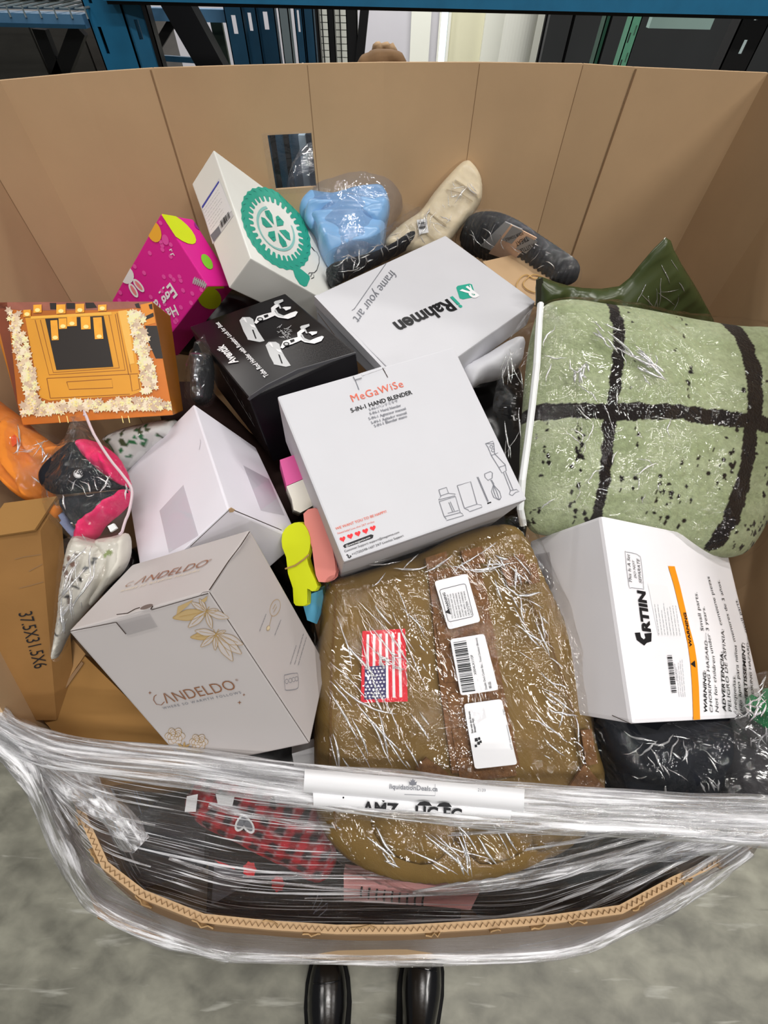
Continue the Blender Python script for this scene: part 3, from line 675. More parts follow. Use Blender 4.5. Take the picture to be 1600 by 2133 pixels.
while s < seglen[-1] - 0.05:
    p, d, o_ = along(s); wd = rnd.uniform(0.012, 0.034); hh = rnd.uniform(0.002, 0.006); off = o_ * rnd.choice((0.0, TH, TH)); k = rnd.randint(4, 6)
    base = [p + off + d * wd * i / k for i in range(k + 1)]; top = [q + np.array([0, 0, hh * rnd.uniform(0.4, 1.0)]) + o_ * rnd.uniform(-.001, .003) for q in base]
    th = o_ * 0.0015; v = [q - (0, 0, .004) for q in base] + top + [q - (0, 0, .004) + th for q in base] + [q + th for q in top]; m_ = k + 1; f = []
    for i in range(k): f += [(i, i + 1, m_ + i + 1, m_ + i), (2 * m_ + i, 3 * m_ + i, 3 * m_ + i + 1, 2 * m_ + i + 1), (m_ + i, m_ + i + 1, 3 * m_ + i + 1, 3 * m_ + i)]
    f += [(0, m_, 3 * m_, 2 * m_), (k, 2 * m_ + k, 3 * m_ + k, m_ + k)]
    part('torn_tab', v, f, KRAFT_L, gay); s += wd + rnd.uniform(0.03, 0.07)
# bottom of the carton and a bottom tray whose flaps stick out
mb = MB(); pb = [p[:2] for p in PLAN] + [tuple(p[:2]) for p in FRONT[::-1]]; nb_ = len(pb); mb.add([(*p, .142) for p in pb] + [(*p, .155) for p in pb], [tuple(range(nb_)), tuple(range(nb_, 2 * nb_))] + [(i, (i + 1) % nb_, nb_ + (i + 1) % nb_, nb_ + i) for i in range(nb_)], KRAFT); mb.part('bottom', gay)
def flap(a, b_, z, drop, out):
    a, b_, out = np.array(a), np.array(b_), np.array(out)
    v = [(*a, z), (*b_, z), (*(b_ + out), z - drop), (*(a + out), z - drop)]; v = v + [(x, y, q - 0.008) for x, y, q in v]
    part('bottom_flap', v, [(0, 1, 2, 3), (7, 6, 5, 4), (0, 4, 5, 1), (1, 5, 6, 2), (2, 6, 7, 3), (3, 7, 4, 0)], KRAFT_Y, gay)
p, q = at(196, 1872, z=0.3), at(330, 1960, z=0.22)
fq = [at(186, 1862, z=.40), at(330, 1920, z=.40), at(352, 1972, z=.33), at(204, 1914, z=.33)]; fq += [q_ - np.array([0, 0, .008]) for q_ in fq]
part('bottom_flap', fq, [(0, 1, 2, 3), (7, 6, 5, 4), (0, 4, 5, 1), (1, 5, 6, 2), (2, 6, 7, 3), (3, 7, 4, 0)], KRAFT_Y, gay)
flap((0.60, 0.02), (0.62, 0.25), 0.42, 0.06, (0.13, -0.02))
# the clear tape over the hand hole
pa = [(hx0[0] - .012, on78(hx0[0] - .012) - .002, hz1 + .004), (hx1[0] + .001, on78(hx1[0]) - .002, hz1 + .004), (hx1[0] + .001, on78(hx1[0]) - .002, hz0 - .01), (hx0[0] - .012, on78(hx0[0] - .012) - .002, hz0 - .01)]
part('hole_film', pa, [(0, 1, 2, 3)], film('hole_film', scale=10, strength=0.5, gloss=0.03, milky=0.02), gay, label='clear film over the hand hole')
# pallet
PW = mat('pallet_wood', (160, 128, 88), 0.8, 0.15, vary=0.2, vscale=9, stretch=(1, 10, 1))
pal = thing('pallet', 'wooden pallet under the huge bulk carton', 'pallet', (0, 0.55, 0))
for k in range(7): part('deck_board', *box_vf(-0.56, 0.62, -0.08 + k * 0.19, 0.04 + k * 0.19, 0.118, 0.138), PW, pal)
for x in (-0.54, 0.0, 0.54): part('stringer', *box_vf(x, x + 0.05, -0.08, 1.18, 0.02, 0.118), PW, pal)
for k in range(3): part('bottom_board', *box_vf(-0.56, 0.62, -0.08 + k * 0.57, 0.04 + k * 0.57, 0.0, 0.02), PW, pal)
# brown paper heap showing over the far rim
BP = mat('brown_paper', (128, 100, 72), 0.8, 0.2, vary=0.12, vscale=20)
cushion('paper_bundle', BP, [(742, 136), (752, 122), (772, 112), (790, 108), (820, 110), (838, 116), (848, 132), (846, 160), (800, 175), (745, 165)], Plane((0, 1.5, 1.3), (0.5, 1.5, 1.3), (0, 1.6, 1.5)), 0.05, seg=0.008, amp=0.012, ascale=30, label='crumpled brown paper bundle showing over the far carton rim', cat='paper')
cushion('paper_bundle', mat('pale_brown_paper', (196, 166, 132), 0.8, 0.2, vary=0.08), [(776, 118), (778, 98), (800, 95), (822, 98), (830, 112), (815, 116)], Plane((0, 1.56, 1.3), (0.5, 1.56, 1.3), (0, 1.66, 1.5)), 0.04, seg=0.008, amp=0.01, ascale=30, label='paler crumpled paper on top of the brown paper bundle', cat='paper')
mb = MB(); z_ = at(800, 150, Y=1.5)[2]
mb.box(-0.10, 0.07, 1.42, 1.7, 0, z_ - 0.02, KRAFT_D); mb.solo('paper_sack', 'brown sack behind the far carton wall under the paper bundle', 'sack')

# dark stored goods low behind the hand hole
for k_, (a, b_, Y, z0, z1, m, lab) in enumerate(((530, 612, 1.62, 0, 1.16, BLUE_D, 'dark blue tall bin seen through the hand hole'), (614, 640, 1.75, 0, 1.12, mat('pale_blue_board', (170, 190, 206), .6, .3), 'pale board standing between dark bins behind the hand hole'), (642, 690, 1.62, 0, 1.15, mat('navy_board', (18, 30, 46), .5, .3), 'navy bin right of the pale board behind the hand hole'))):
    x0, x1 = gx(a, Y, 335), gx(b_, Y, 335); mb = MB(); mb.box(x0, x1, Y, Y + .25, z0, z1, m)
    if k_ != 1:
        for q in range(3): mb.box(x0 + .02 + q * (x1 - x0) * .33, x0 + .035 + q * (x1 - x0) * .33, Y - .008, Y, z0, z1, DARKG)
    mb.solo('storage_bin' if k_ != 1 else 'board', lab, 'bin' if k_ != 1 else 'board')

CREASE = film('crease_highlight', scale=30, strength=.6, gloss=.35, milky=.30, milk_rgb=(246, 246, 248), rough=.12, fres=.6)  # milky white on the ridges paints the bags' bright highlights
def creases(bag_ob, poly, n, ang, spread, ln, r, seed=1, curl=.08):
    """raised folds in a clear bag: thin ridges following its surface, whitened as highlights"""
    from mathutils.bvhtree import BVHTree
    wl = world_loc(bag_ob); bv = BVHTree.FromPolygons([Vector(np.array(v.co) + wl) for v in bag_ob.data.vertices], [tuple(p.vertices) for p in bag_ob.data.polygons])
    rd = random.Random(seed); xs = [p[0] for p in poly]; ys = [p[1] for p in poly]; mb = MB(); k = 0; tries = 0
    while k < n and tries < n * 12:
        tries += 1; x, y = rd.uniform(min(xs), max(xs)), rd.uniform(min(ys), max(ys)); a = math.radians(rd.gauss(ang, spread)); L_ = rd.uniform(*ln); m_ = max(4, int(L_ / 6)); P = []
        for i in range(m_ + 1):
            ins = False
            for (ax, ay), (bx, by) in zip(poly, poly[1:] + poly[:1]):
                if (ay > y) != (by > y) and x < (bx - ax) * (y - ay) / (by - ay) + ax: ins = not ins
            if not ins: break
            d = ray(x, y); d = d / np.linalg.norm(d); h = bv.ray_cast(Vector(CAM), Vector(d))
            if h[0] is None: break
            P.append(np.array(h[0]) - d * .0004); a += rd.gauss(0, curl); x += math.cos(a) * L_ / m_; y += math.sin(a) * L_ / m_
        if len(P) < 4: continue
        rr = r * rd.uniform(.5, 1.3); mb.tube(P, [rr * (.25 + math.sin(math.pi * i / (len(P) - 1))) for i in range(len(P))], CREASE, 5); k += 1
    if mb.v: o = mb.part('bag_crease', bag_ob, smooth=True); o['kind'] = 'stuff'

# ================================================================== THE CARTONS
# --- white carton of a hand blender, lying on top in the middle
B1 = Carton('appliance_carton', 'flat white carton with coral lettering and hearts, lying on top in the middle', ((-0.0531, 0.2826, 0.9961), (-0.1622, 0.5034, 1.0945), (0.2176, 0.4, 0.9946), (0.1088, 0.636, 1.0987)), (-0.018, 0.045, -0.135), WHITE, bevel=0.003)
k = B1.ink('ab'); z = ZC(560, 700, 2.857)
def T(ink, zc, s, p0, p1, m, **kw): q = zc([p0, p1]); ink.text(s, q[0], q[1], m, **kw)
T(k, z, 'MeGaWiSe', (500, 392), (805, 300), CORAL, spacing=1.12)
T(k, z, '5-IN-1 HAND BLENDER', (493, 455), (857, 343), INK, bold=0.018)
T(k, z, '5-IN-1\u30cf\u30f3\u30c9\u30df\u30ad\u30b5', (600, 445), (770, 392), GREY_INK, bold=0.01)
for s, a, b_ in (('5-IN-1 Hand blender', (603, 470), (790, 418)), ('5-IN-1 Agitateur manuel', (597, 500), (818, 437)), ('5-IN-1 Agitador manual', (612, 524), (823, 462)), ('5-IN-1 Blender mano', (630, 543), (825, 483))): T(k, z, s, a, b_, GREY_INK, bold=0.012)
T(k, z, 'WE WANT YOU TO BE HAPPY!', (400, 1155), (703, 1050), CORAL, bold=0.008)
T(k, z, 'Need help? Live chat 24/7 on-line', (412, 1180), (630, 1108), CORAL)
T(k, z, 'Customer Support: support@megawise.com', (452, 1288), (778, 1172), INK)
T(k, z, '+1(720)598-1607 24/7 Livechat Support', (497, 1306), (805, 1192), INK)
k.part('printed_lettering', B1.t)
k = B1.ink('ab')
for x, y in ((440, 1208), (485, 1191), (530, 1176), (575, 1160), (620, 1143)):
    pts = []
    for i in range(24):
        g = 2 * math.pi * i / 24; hx = 16 * math.sin(g) ** 3; hy = 13 * math.cos(g) - 5 * math.cos(2 * g) - 2 * math.cos(3 * g) - math.cos(4 * g)
        hx, hy = hx * 1.12, -hy * 1.12; c, s_ = math.cos(-.33), math.sin(-.33); pts.append((x + hx * c - hy * s_, y + hx * s_ + hy * c))
    h = Ink(B1.ab); h.plate(z(pts), RED); h.part('printed_heart', B1.t)
q = z([(452, 1262), (441, 1250), (450, 1240), (608, 1180), (623, 1184), (620, 1200), (612, 1206)]); k.plate(q, INK)
T(k, z, '@www.megawise.com', (460, 1256), (604, 1202), PWHITE, lift=0.0018)
q = z([(463, 1305), (468, 1300), (474, 1308), (472, 1314), (480, 1320), (486, 1316), (484, 1306), (492, 1312)]); k.stroke(q, 2.2, INK)
k.part('printed_badge', B1.t)
k = B1.ink('ab'); LW = 1.3
def S(ink, zc, *paths, w_=LW, m=GREY_INK, closed=False):
    for p in paths: ink.stroke(zc(p), w_, m, closed=closed)
S(k, z, [(1290, 640), (1335, 625), (1340, 640), (1345, 700), (1408, 765), (1415, 800), (1388, 815), (1372, 785), (1325, 710), (1305, 660), (1290, 640)], [(1372, 780), (1410, 768)], [(1290, 640), (1340, 640)], [(1325, 710), (1365, 695)], [(1398, 812), (1440, 920)], [(1410, 808), (1455, 915)], [(1432, 940), (1440, 920), (1475, 912), (1490, 925), (1470, 930), (1450, 950), (1432, 940)])
k.ring(*z([(1325, 658)])[0], 3, 3, 1.2, GREY_INK); k.ring(*z([(1335, 680)])[0], 3, 3, 1.2, GREY_INK)
S(k, z, [(1285, 820), (1320, 805), (1332, 815), (1330, 845), (1305, 858), (1288, 840), (1285, 820)], [(1320, 855), (1338, 885)], [(1326, 855), (1342, 882)])
for d_ in (-22, -9, 6, 22): S(k, z, [(1338, 885), (1350 + d_ * 1.1, 925), (1362 + d_, 960), (1372, 975), (1380, 968)])
S(k, z, [(1240, 838), (1303, 985)], [(1246, 838), (1308, 985)]); k.plate(z([(1300, 992), (1322, 985), (1326, 992), (1302, 1001)]), INK)
S(k, z, [(1122, 890), (1202, 866), (1240, 1000), (1265, 1005), (1270, 1018), (1195, 1045), (1188, 1035), (1165, 1025), (1122, 890)], [(1165, 1025), (1240, 1000)])
S(k, z, [(1012, 915), (1058, 900), (1070, 935), (1110, 940), (1108, 950), (1010, 975), (1025, 955), (1012, 915)], [(1015, 985), (1112, 955), (1140, 1050), (1150, 1055), (1160, 1068), (1058, 1098), (1055, 1085), (1045, 1075), (1015, 985)], [(1025, 950), (1070, 935)], [(1045, 1075), (1140, 1050)], [(1072, 990), (1095, 1045)], [(1080, 985), (1105, 1040)], [(1065, 1055), (1130, 1038)])
k.part('printed_drawing', B1.t)
k = B1.ink('ab')                                 # tuck tab on the far edge
k.stroke([(738, 786), (748, 812)], 1.6, GREY_INK); k.stroke([(797, 766), (808, 786)], 1.6, SEAM); k.part('tab_slit', B1.t)
k = Ink(B1.ab); k.plate([(736, 783), (752, 777), (754, 786), (740, 790)], WHITE, 0.004, 0.006); k.plate([(752, 777), (800, 762), (803, 766), (754, 783)], WHITE, 0.001, 0.005); k.part('tuck_tab', B1.t)
k = B1.ink('bc'); k.stroke([(716, 1174), (1097, 1042)], 2.2, SEAM, 0.001); k.part('lid_seam', B1.t)

# --- wide white frame carton behind it
B2 = Carton('frame_carton', 'large flat white carton with teal square logo and upside-down lettering', ((-0.1526, 0.864, 1.0619), (0.1315, 1.1332, 1.0772), (0.046, 0.6615, 0.9898), (0.3343, 0.9616, 1.0111)), (-0.0016, 0.0055, -0.06), WHITE, bevel=0.003)
k = B2.ink('ab'); z = ZC(360, 480, 1.951)
T(k, z, 'i', (1140, 268), (1128, 273), TEAL, bold=0.03); T(k, z, 'Rahmen', (1117, 279), (893, 376), INK, bold=0.03)
T(k, z, 'frame your art', (884, 160), (727, 360), GREY_INK, shear=0.35, bold=-0.004)
k.part('printed_lettering', B2.t)
k = B2.ink('ab'); k.plate(z([(1152, 232), (1158, 225), (1205, 216), (1216, 219), (1230, 262), (1226, 270), (1180, 280), (1166, 276)][::1]), TEAL)
T(k, z, 'R', (1200, 226), (1168, 246), PWHITE, bold=0.03, lift=0.0018, tall=1.1); S(k, z, [(1208, 222), (1222, 262)], w_=2.5, m=PWHITE)
k.ring(*z([(1226, 262)])[0], 1.6, 1.6, 0.8, TEAL); k.part('printed_logo', B2.t)
k = B2.ink('ab'); S(k, z, [(868, 132), (738, 318)], w_=1.3); S(k, z, [(740, 316), (728, 325)], w_=1.2); k.part('printed_line', B2.t)
k = B2.ink('bc'); k.stroke([(662, 652), (700, 702), (727, 746)], 1.6, KRAFT_D); k.part('worn_seam', B2.t)
k = Ink(B2.ab); e1, e2 = (658, 622), (798, 772)
k.plate([(655, 617), (660, 614), (804, 765), (799, 768)], WHITE, 0.002, 0.02); k.part('lid_lip', B2.t)

# --- glossy black rod holder carton
BLK = mat('glossy_black_board', (15, 13, 17), 0.32, 0.28, vary=0.1, vscale=6)
B3 = Carton('rod_holder_carton', 'glossy black carton with white drawings of two clamp holders', ((-0.2285, 0.5614, 1.0406), (-0.4026, 0.8014, 1.0255), (-0.0572, 0.6848, 1.0519), (-0.2255, 0.9198, 1.0373)), (0.0115, -0.0016, -0.15), BLK, bevel=0.003)
k = B3.ink('ab'); z = ZC(380, 590, 4)
T(k, z, 'Aventik', (467, 655), (340, 508), PWHITE, bold=0.03); T(k, z, 'Tube Rod Holder with Rotating Lock for Boat', (722, 770), (300, 322), PWHITE, bold=0.02)
k.part('printed_lettering', B3.t)
for dx, dy in ((0, 0), (218, 206)):
    k = B3.ink('ab'); P = lambda pts: z([(x + dx, y + dy) for x, y in pts])
    k.plate(P([(475, 310), (500, 282), (560, 282), (590, 300), (600, 340), (632, 400), (685, 480), (645, 490), (545, 470), (540, 455), (510, 400)]), PURE)
    k.plate(P([(490, 312), (515, 286), (528, 296), (540, 330), (524, 322), (508, 300)]), PWHITE, 0.0012)
    k.plate(P([(580, 385), (592, 388), (618, 460), (608, 462)]), INK, 0.0014); k.plate(P([(560, 340), (600, 350), (612, 374), (575, 362)]), PWHITE, 0.0012)
    k.plate(P([(598, 330), (622, 276), (680, 258), (756, 238), (772, 268), (700, 300), (640, 318), (618, 338)]), PWHITE, 0.0013)
    k.blob(*P([(648, 300)])[0], 6.5, 4.2, INK, 0.0018); k.blob(*P([(648, 300)])[0], 4, 2.4, PURE, 0.0022)
    k.plate(P([(676, 268), (712, 258), (718, 276), (688, 290)]), INK, 0.0018)
    k.plate(P([(738, 205), (770, 180), (796, 172), (806, 190), (774, 212), (768, 232), (790, 262), (850, 268), (905, 245), (945, 232), (962, 240), (940, 275), (880, 297), (800, 285), (758, 262), (742, 240)]), PWHITE, 0.0014)
    k.plate(P([(768, 222), (778, 214), (800, 250), (850, 272), (840, 280), (795, 270)]), PURE, 0.0018)
    k.plate(P([(762, 158), (775, 148), (838, 132), (842, 150), (800, 172), (770, 178)]), PURE, 0.0016); k.plate(P([(794, 176), (806, 172), (826, 210), (812, 212)]), PURE, 0.0015)
    k.plate(P([(830, 204), (850, 196), (905, 195), (902, 212), (862, 228), (850, 215)]), PWHITE, 0.0016)
    k.part('printed_holder', B3.t)
k = B3.ink('ab'); rnd = random.Random(2)
for i in range(26):
    x, y = rnd.uniform(785, 880), rnd.uniform(370, 455); S(k, z, [(x, y), (x + rnd.uniform(10, 45), y + rnd.uniform(-40, 25))], w_=0.9, m=PURE)
k.part('printed_splash', B3.t)
k = B3.ink('ac')
for i in range(9):
    t_ = i / 8; x, y = 310 + 250 * t_, 720 + 400 * t_; S(k, z, [(x, y), (x + 40, y + 70)], w_=1.6, m=PURE)
    if i % 2: S(k, z, [(x + 25, y + 10), (x + 48, y + 60)], w_=1.2, m=PURE)
k.part('printed_lettering', B3.t)
k = B3.ink('bc'); k.plate(z([(545, 968), (575, 935), (700, 850), (960, 720), (1450, 575), (1452, 586), (980, 745), (720, 870), (585, 960), (560, 978)]), mat('worn_black_edge', (70, 70, 74), 0.4, 0.5), 0.002, 0.002); k.part('lid_edge', B3.t)

# --- tall white carton with the teal ring toy
WT = mat('ivory_white_board', (226, 227, 222), 0.5, 0.3, vary=0.02, vscale=8)
B4 = Carton('toy_carton', 'white carton standing on its corner with a teal ring toy picture', ((-0.2696, 0.874, 1.1264), (-0.3714, 1.1183, 1.231), (-0.1077, 1.0187, 0.9459), (-0.2085, 1.267, 1.0493)), (-0.0577, -0.0012, -0.0573), WT, ca=(-0.065, -0.003, -0.059))
k = B4.ink('ab'); z = ZC(480, 370, 7.273)
cx_, cy_ = 690, 770; rot = math.radians(55.5)
k2 = []
def ell(r, g, e=1.0):
    # the toy's ring drawn as a true circle seen on the leaning face: axes taken from the picture
    u, v = 690 * r, 420 * r * e; c, s_ = math.cos(math.radians(56)), math.sin(math.radians(56)); a, b_ = u * math.cos(g), v * math.sin(g)
    return (cx_ + a * c - b_ * s_, cy_ + a * s_ + b_ * c)
nT = 30
for i in range(nT):                              # ring in pieces, with the white spokes left between
    g0, g1 = 2 * math.pi * i / nT, 2 * math.pi * (i + 1) / nT; gm = (g0 + g1) / 2; q = (g1 - g0)
    k.plate(z([ell(1.0, g0), ell(1.03, gm), ell(1.0, g1), ell(0.80, g1), ell(0.80, g0)]), TEAL, 0.0008)
    k.plate(z([ell(0.80, g0 + q * .0), ell(0.80, g0 + q * .72), ell(0.68, g0 + q * .62), ell(0.66, g0 + q * .36), ell(0.68, g0 + q * .1)]), TEAL, 0.0008)
    k.stroke(z([ell(0.97, gm - .02), ell(0.92, gm + .06)]), 1.2, TEAL_D)
k.part('printed_ring', B4.t)
k = B4.ink('ab'); k.stroke(z([ell(0.52, math.radians(a), 1.05) for a in range(-75, 200, 8)]), 5.0, TEAL_L, 0.001)
for i in range(6):
    g = math.radians(60 * i + 14); k.plate(z([ell(0.10, g, .9), ell(0.36, g - .36, .8), ell(0.46, g - .2, .8), ell(0.47, g + .22, .8), ell(0.36, g + .36, .8)]), TEAL, 0.0012)
    k.stroke(z([ell(0.3, g - .2, .8), ell(0.42, g, .8)]), 0.9, TEAL_D, 0.0016)
k.part('printed_wheel', B4.t)
k = B4.ink('ab'); k.plate(z([(945, 1380), (1030, 1360), (1090, 1400), (1200, 1490), (1205, 1530), (1160, 1640), (1120, 1650), (1050, 1610), (980, 1500)]), TEAL, 0.001); k.part('printed_tag', B4.t)
k = B4.ink('ab'); S(k, z, [(1235, 1060), (1270, 1105), (1310, 1125), (1345, 1200), (1345, 1290), (1310, 1400), (1270, 1440), (1200, 1440), (1180, 1465), (1215, 1500), (1235, 1455), (1265, 1470), (1265, 1510), (1225, 1530)], w_=1.3, m=INK); S(k, z, [(1230, 1050), (1275, 1108)], w_=4, m=INK); k.part('printed_cord', B4.t)
k = B4.ink('ac'); z = ZC(180, 280, 2.963)
k.plate(z([(708, 448), (818, 270), (908, 500), (780, 678)]), mat('label_grey', (206, 206, 208), 0.5, 0.3), 0.0006); k.plate(z([(712, 448), (817, 278), (896, 470), (768, 620)]), PAPER, 0.0011)
k.plate(z([(712, 445), (816, 285), (819, 296), (716, 457)]), mat('label_blue', (64, 72, 168), 0.5, 0.3), 0.0015)
k.lines(z([(722, 470)])[0], z([(822, 330)])[0], z([(768, 590)])[0], 8, 0.8, GREY_INK, 3)
k.plate(z([(765, 622), (816, 566), (830, 602), (785, 662)]), GREY_INK, 0.0014); k.barcode(z([(822, 540), (832, 580), (888, 510), (878, 475)]), INK, 14, 0.0016)
k.part('shipping_sticker', B4.t)

# --- pink carton with the eggs
PINK = mat('magenta_board', (216, 34, 144), 0.5, 0.3); PINK2 = mat('pink_print', (230, 84, 170), 0.5, 0.3); LIME = mat('lime_print', (206, 220, 20), 0.5, 0.3)
B5 = Carton('egg_carton', 'magenta carton with printed eggs and a white rabbit beside the teal toy carton', ((-0.3723, 0.8792, 1.0688), (-0.4534, 0.9574, 1.1691), (-0.571, 0.8875, 0.885), (-0.644, 0.964, 0.988)), (0.030, 0.075, -0.035), PINK)
k = B5.ink('ab', True); z = ZC(180, 280, 2.963)
T(k, z, 'Hav', (545, 1052), (462, 1092), PWHITE, bold=0.02); T(k, z, 'Egg a', (517, 915), (410, 1040), PWHITE, bold=0.02)
k.part('printed_lettering', B5.t)
k = B5.ink('ab', True); rnd = random.Random(5)
for i in range(60):
    u, v = rnd.uniform(.03, .97), rnd.uniform(.03, .97); P3 = B5.O * (1 - u) * (1 - v) + B5.A * u * (1 - v) + B5.B * v * (1 - u) + B5.AB * u * v
    q = RC @ (P3 - CAM); x, y = CX + F_PX * q[0] / q[2], CY + F_PX * q[1] / q[2]; k.blob(x, y, 5.5, 3.6, PINK2, 0.0006, rot=1.0, n=10)
k.part('printed_pattern', B5.t)
for nm, x, y, rx, ry, r_, c in (('printed_egg', 418, 600, 42, 68, -.35, (240, 178, 60)), ('printed_egg', 487, 650, 20, 34, -.3, (228, 84, 170))):
    k = B5.ink('ab', True); k.blob(*z([(x, y)])[0], ry / 2.963, rx / 2.963, mat('egg_%d' % c[1], c, 0.5, 0.3), 0.0012, rot=1.25); k.part(nm, B5.t)
k = B5.ink('ab', True); k.blob(*z([(247, 868)])[0], 19, 15, PWHITE, 0.0012, rot=1.2)
for a, b_ in (((268, 925), (312, 1000)), ((300, 905), (345, 960))):
    c0, c1 = z([a, b_]); gx_, gy_ = (c0[0] + c1[0]) / 2, (c0[1] + c1[1]) / 2; an = math.atan2(c1[1] - c0[1], c1[0] - c0[0]); k.blob(gx_, gy_, 17, 6.5, PWHITE, 0.0013, rot=an); k.blob(gx_, gy_, 12, 3.2, mat('ear_pink', (232, 130, 140), 0.5, 0.3), 0.0017, rot=an)
for a in ((238, 845), (250, 838), (247, 858)): k.blob(*z([a])[0], 1.3, 1.3, GREY_INK, 0.0018)
k.part('printed_rabbit', B5.t)
k = B5.ink('ab', True); S(k, z, [(512, 715), (525, 708), (528, 722)], [(518, 742), (535, 735), (543, 748)], w_=2.2, m=PWHITE); k.part('printed_mark', B5.t)
k = B5.ink('ab', True); fx = z([(700, 915)])[0]
for i in range(7): k.blob(fx[0] - 12 + i * 4, fx[1] - 5 + i * 1.7, 8, 1.8, mat('fern_grey', (176, 176, 176), 0.5, 0.3), 0.0012, rot=1.9)
k.stroke(z([(665, 890), (735, 935)]), 1.4, PWHITE); k.part('printed_fern', B5.t)
k = B5.ink('ac', True); k.blob(*z([(570, 580)])[0], 46, 17, LIME, 0.0012, rot=0.72); k.part('printed_egg', B5.t)
k = B5.ink('ac', True); k.blob(*z([(745, 785)])[0], 18, 9, mat('egg_green', (126, 196, 50), 0.5, 0.3), 0.0012, rot=1.0); k.part('printed_egg', B5.t)
k = B5.ink('ac', True); k.blob(*z([(690, 562)])[0], 10, 6, mat('egg_violet', (142, 40, 130), 0.5, 0.3), 0.0012, rot=.9); k.part('printed_egg', B5.t)
k = B5.ink('bc', True); k.blob(*z([(760, 1010)])[0], 26, 22, LIME, 0.0012, rot=.6); k.plate(z([(752, 940), (850, 938), (850, 950), (760, 955)]), LIME, 0.0014); k.part('printed_egg', B5.t)

# --- garland light carton on the left
AMB = mat('amber_print', (196, 108, 26), 0.4, 0.4, vary=0.28, vscale=7); AMB_L = mat('gold_wall_print', (226, 156, 44), 0.4, 0.4, vary=0.10, vscale=7); AMB_D = mat('brown_print', (150, 88, 22), 0.4, 0.4)
BRN = mat('mulled_brown_print', (112, 52, 26), 0.4, 0.4, vary=0.4, vscale=9); DKP = mat('dark_hearth_print', (34, 26, 22), 0.4, 0.4)
B6 = Carton('garland_carton', 'amber carton with a fireplace and flower garland picture, against the left wall', ((-0.3386, 0.5145, 1.0439), (-0.3484, 0.612, 1.1756), (-0.5361, 0.4617, 1.0645), (-0.5459, 0.5597, 1.1969)), (-0.0398, 0.0954, -0.0734), mat('amber_board', (178, 108, 30), 0.4, 0.4, vary=0.1, vscale=5), ca=(-0.033, 0.094, -0.074), bevel=0.002)
z = ZC(0, 620, 4.1026)
k = B6.ink('ab', True); k.plate(z([(-60, 45), (1300, 30), (1478, 1000), (195, 1088)]), AMB, 0.0006)
k.plate(z([(-60, 45), (60, 40), (150, 900), (195, 1088), (185, 1085)]), BRN, 0.0008); k.plate(z([(0, 40), (1290, 28), (1300, 80), (900, 105), (200, 110), (0, 90)]), mat('plum_print', (150, 88, 70), 0.35, 0.5, vary=.3, vscale=30), 0.0008)
k.plate(z([(1240, 240), (1340, 240), (1400, 520), (1330, 520), (1270, 380)]), DKP, 0.001); k.plate(z([(1200, 60), (1300, 38), (1330, 215), (1235, 240)]), mat('orange_print', (226, 140, 40), .4, .4), 0.001)
for q in ([(1150, 55), (1185, 45), (1200, 90), (1165, 85)], [(1270, 60), (1300, 50), (1305, 100), (1280, 95)], [(1240, 160), (1310, 128), (1315, 160), (1245, 190)]): k.plate(z(q), DKP, 0.0014)
k.part('printed_backdrop', B6.t)
k = B6.ink('ab', True); k.plate(z([(215, 170), (1100, 110), (1215, 800), (1120, 835), (420, 880), (340, 850)]), AMB_L, 0.001)
k.plate(z([(260, 160), (950, 120), (955, 145), (265, 182)]), mat('lit_ledge_print', (238, 178, 66), .4, .4), 0.0014)
S(k, z, [(300, 190), (420, 660), (1070, 620), (985, 140)], [(345, 190), (455, 640), (1020, 600), (930, 150)], [(400, 690), (1180, 650)], [(430, 860), (1110, 825)], [(400, 690), (430, 860)], [(570, 720), (955, 695), (965, 770), (590, 785), (570, 720)], [(1110, 660), (1130, 800), (1195, 780), (1180, 660)], [(1000, 130), (1100, 660)], [(1030, 120), (1120, 640)], w_=1.6, m=AMB_D)
k.plate(z([(1010, 115), (1085, 105), (1150, 560), (1110, 570)]), mat('pale_gold_print', (240, 184, 84), .4, .4, vary=.1), 0.0013)
k.part('printed_mantel', B6.t)
k = B6.ink('ab', True); k.plate(z([(385, 180), (885, 155), (968, 590), (482, 618)]), DKP, 0.0016)
for q in ([(425, 45), (480, 45), (480, 100), (430, 100)], [(565, 45), (640, 45), (640, 95), (570, 95)], [(728, 42), (800, 42), (830, 85), (735, 92)]): k.plate(z(q), DKP, 0.0012)
k.part('printed_hearth', B6.t)
CANDLE = mat('candle_print', (240, 166, 48), 0.4, 0.4, vary=0.15, vscale=50); FLAME = mat('flame_print', (255, 232, 150), 0.4, 0.4)
for x0, x1, y0, y1, sk in ((430, 490, 195, 365, 12), (500, 568, 178, 268, 4), (572, 655, 165, 245, 2), (688, 770, 165, 272, 6), (795, 868, 170, 355, 16), (285, 355, 62, 130, 0), (482, 560, 60, 138, 0), (645, 720, 55, 130, 0), (838, 910, 62, 115, 0), (200, 262, 105, 165, 0)):
    k = B6.ink('ab', True); k.plate(z([(x0, y0), (x1, y0 - 4), (x1 + sk, y1 - 4), (x0 + sk, y1)]), CANDLE, 0.002); k.blob(*z([((x0 + x1) / 2 + sk, y1 - 24)])[0], 5.5, 4, FLAME, 0.0024); k.part('printed_candle', B6.t)
FL = [mat('blossom_print_%d' % i, c, 0.45, 0.3) for i, c in enumerate(((240, 226, 198), (228, 204, 172), (236, 230, 180), (206, 182, 158)))]
rnd = random.Random(11)
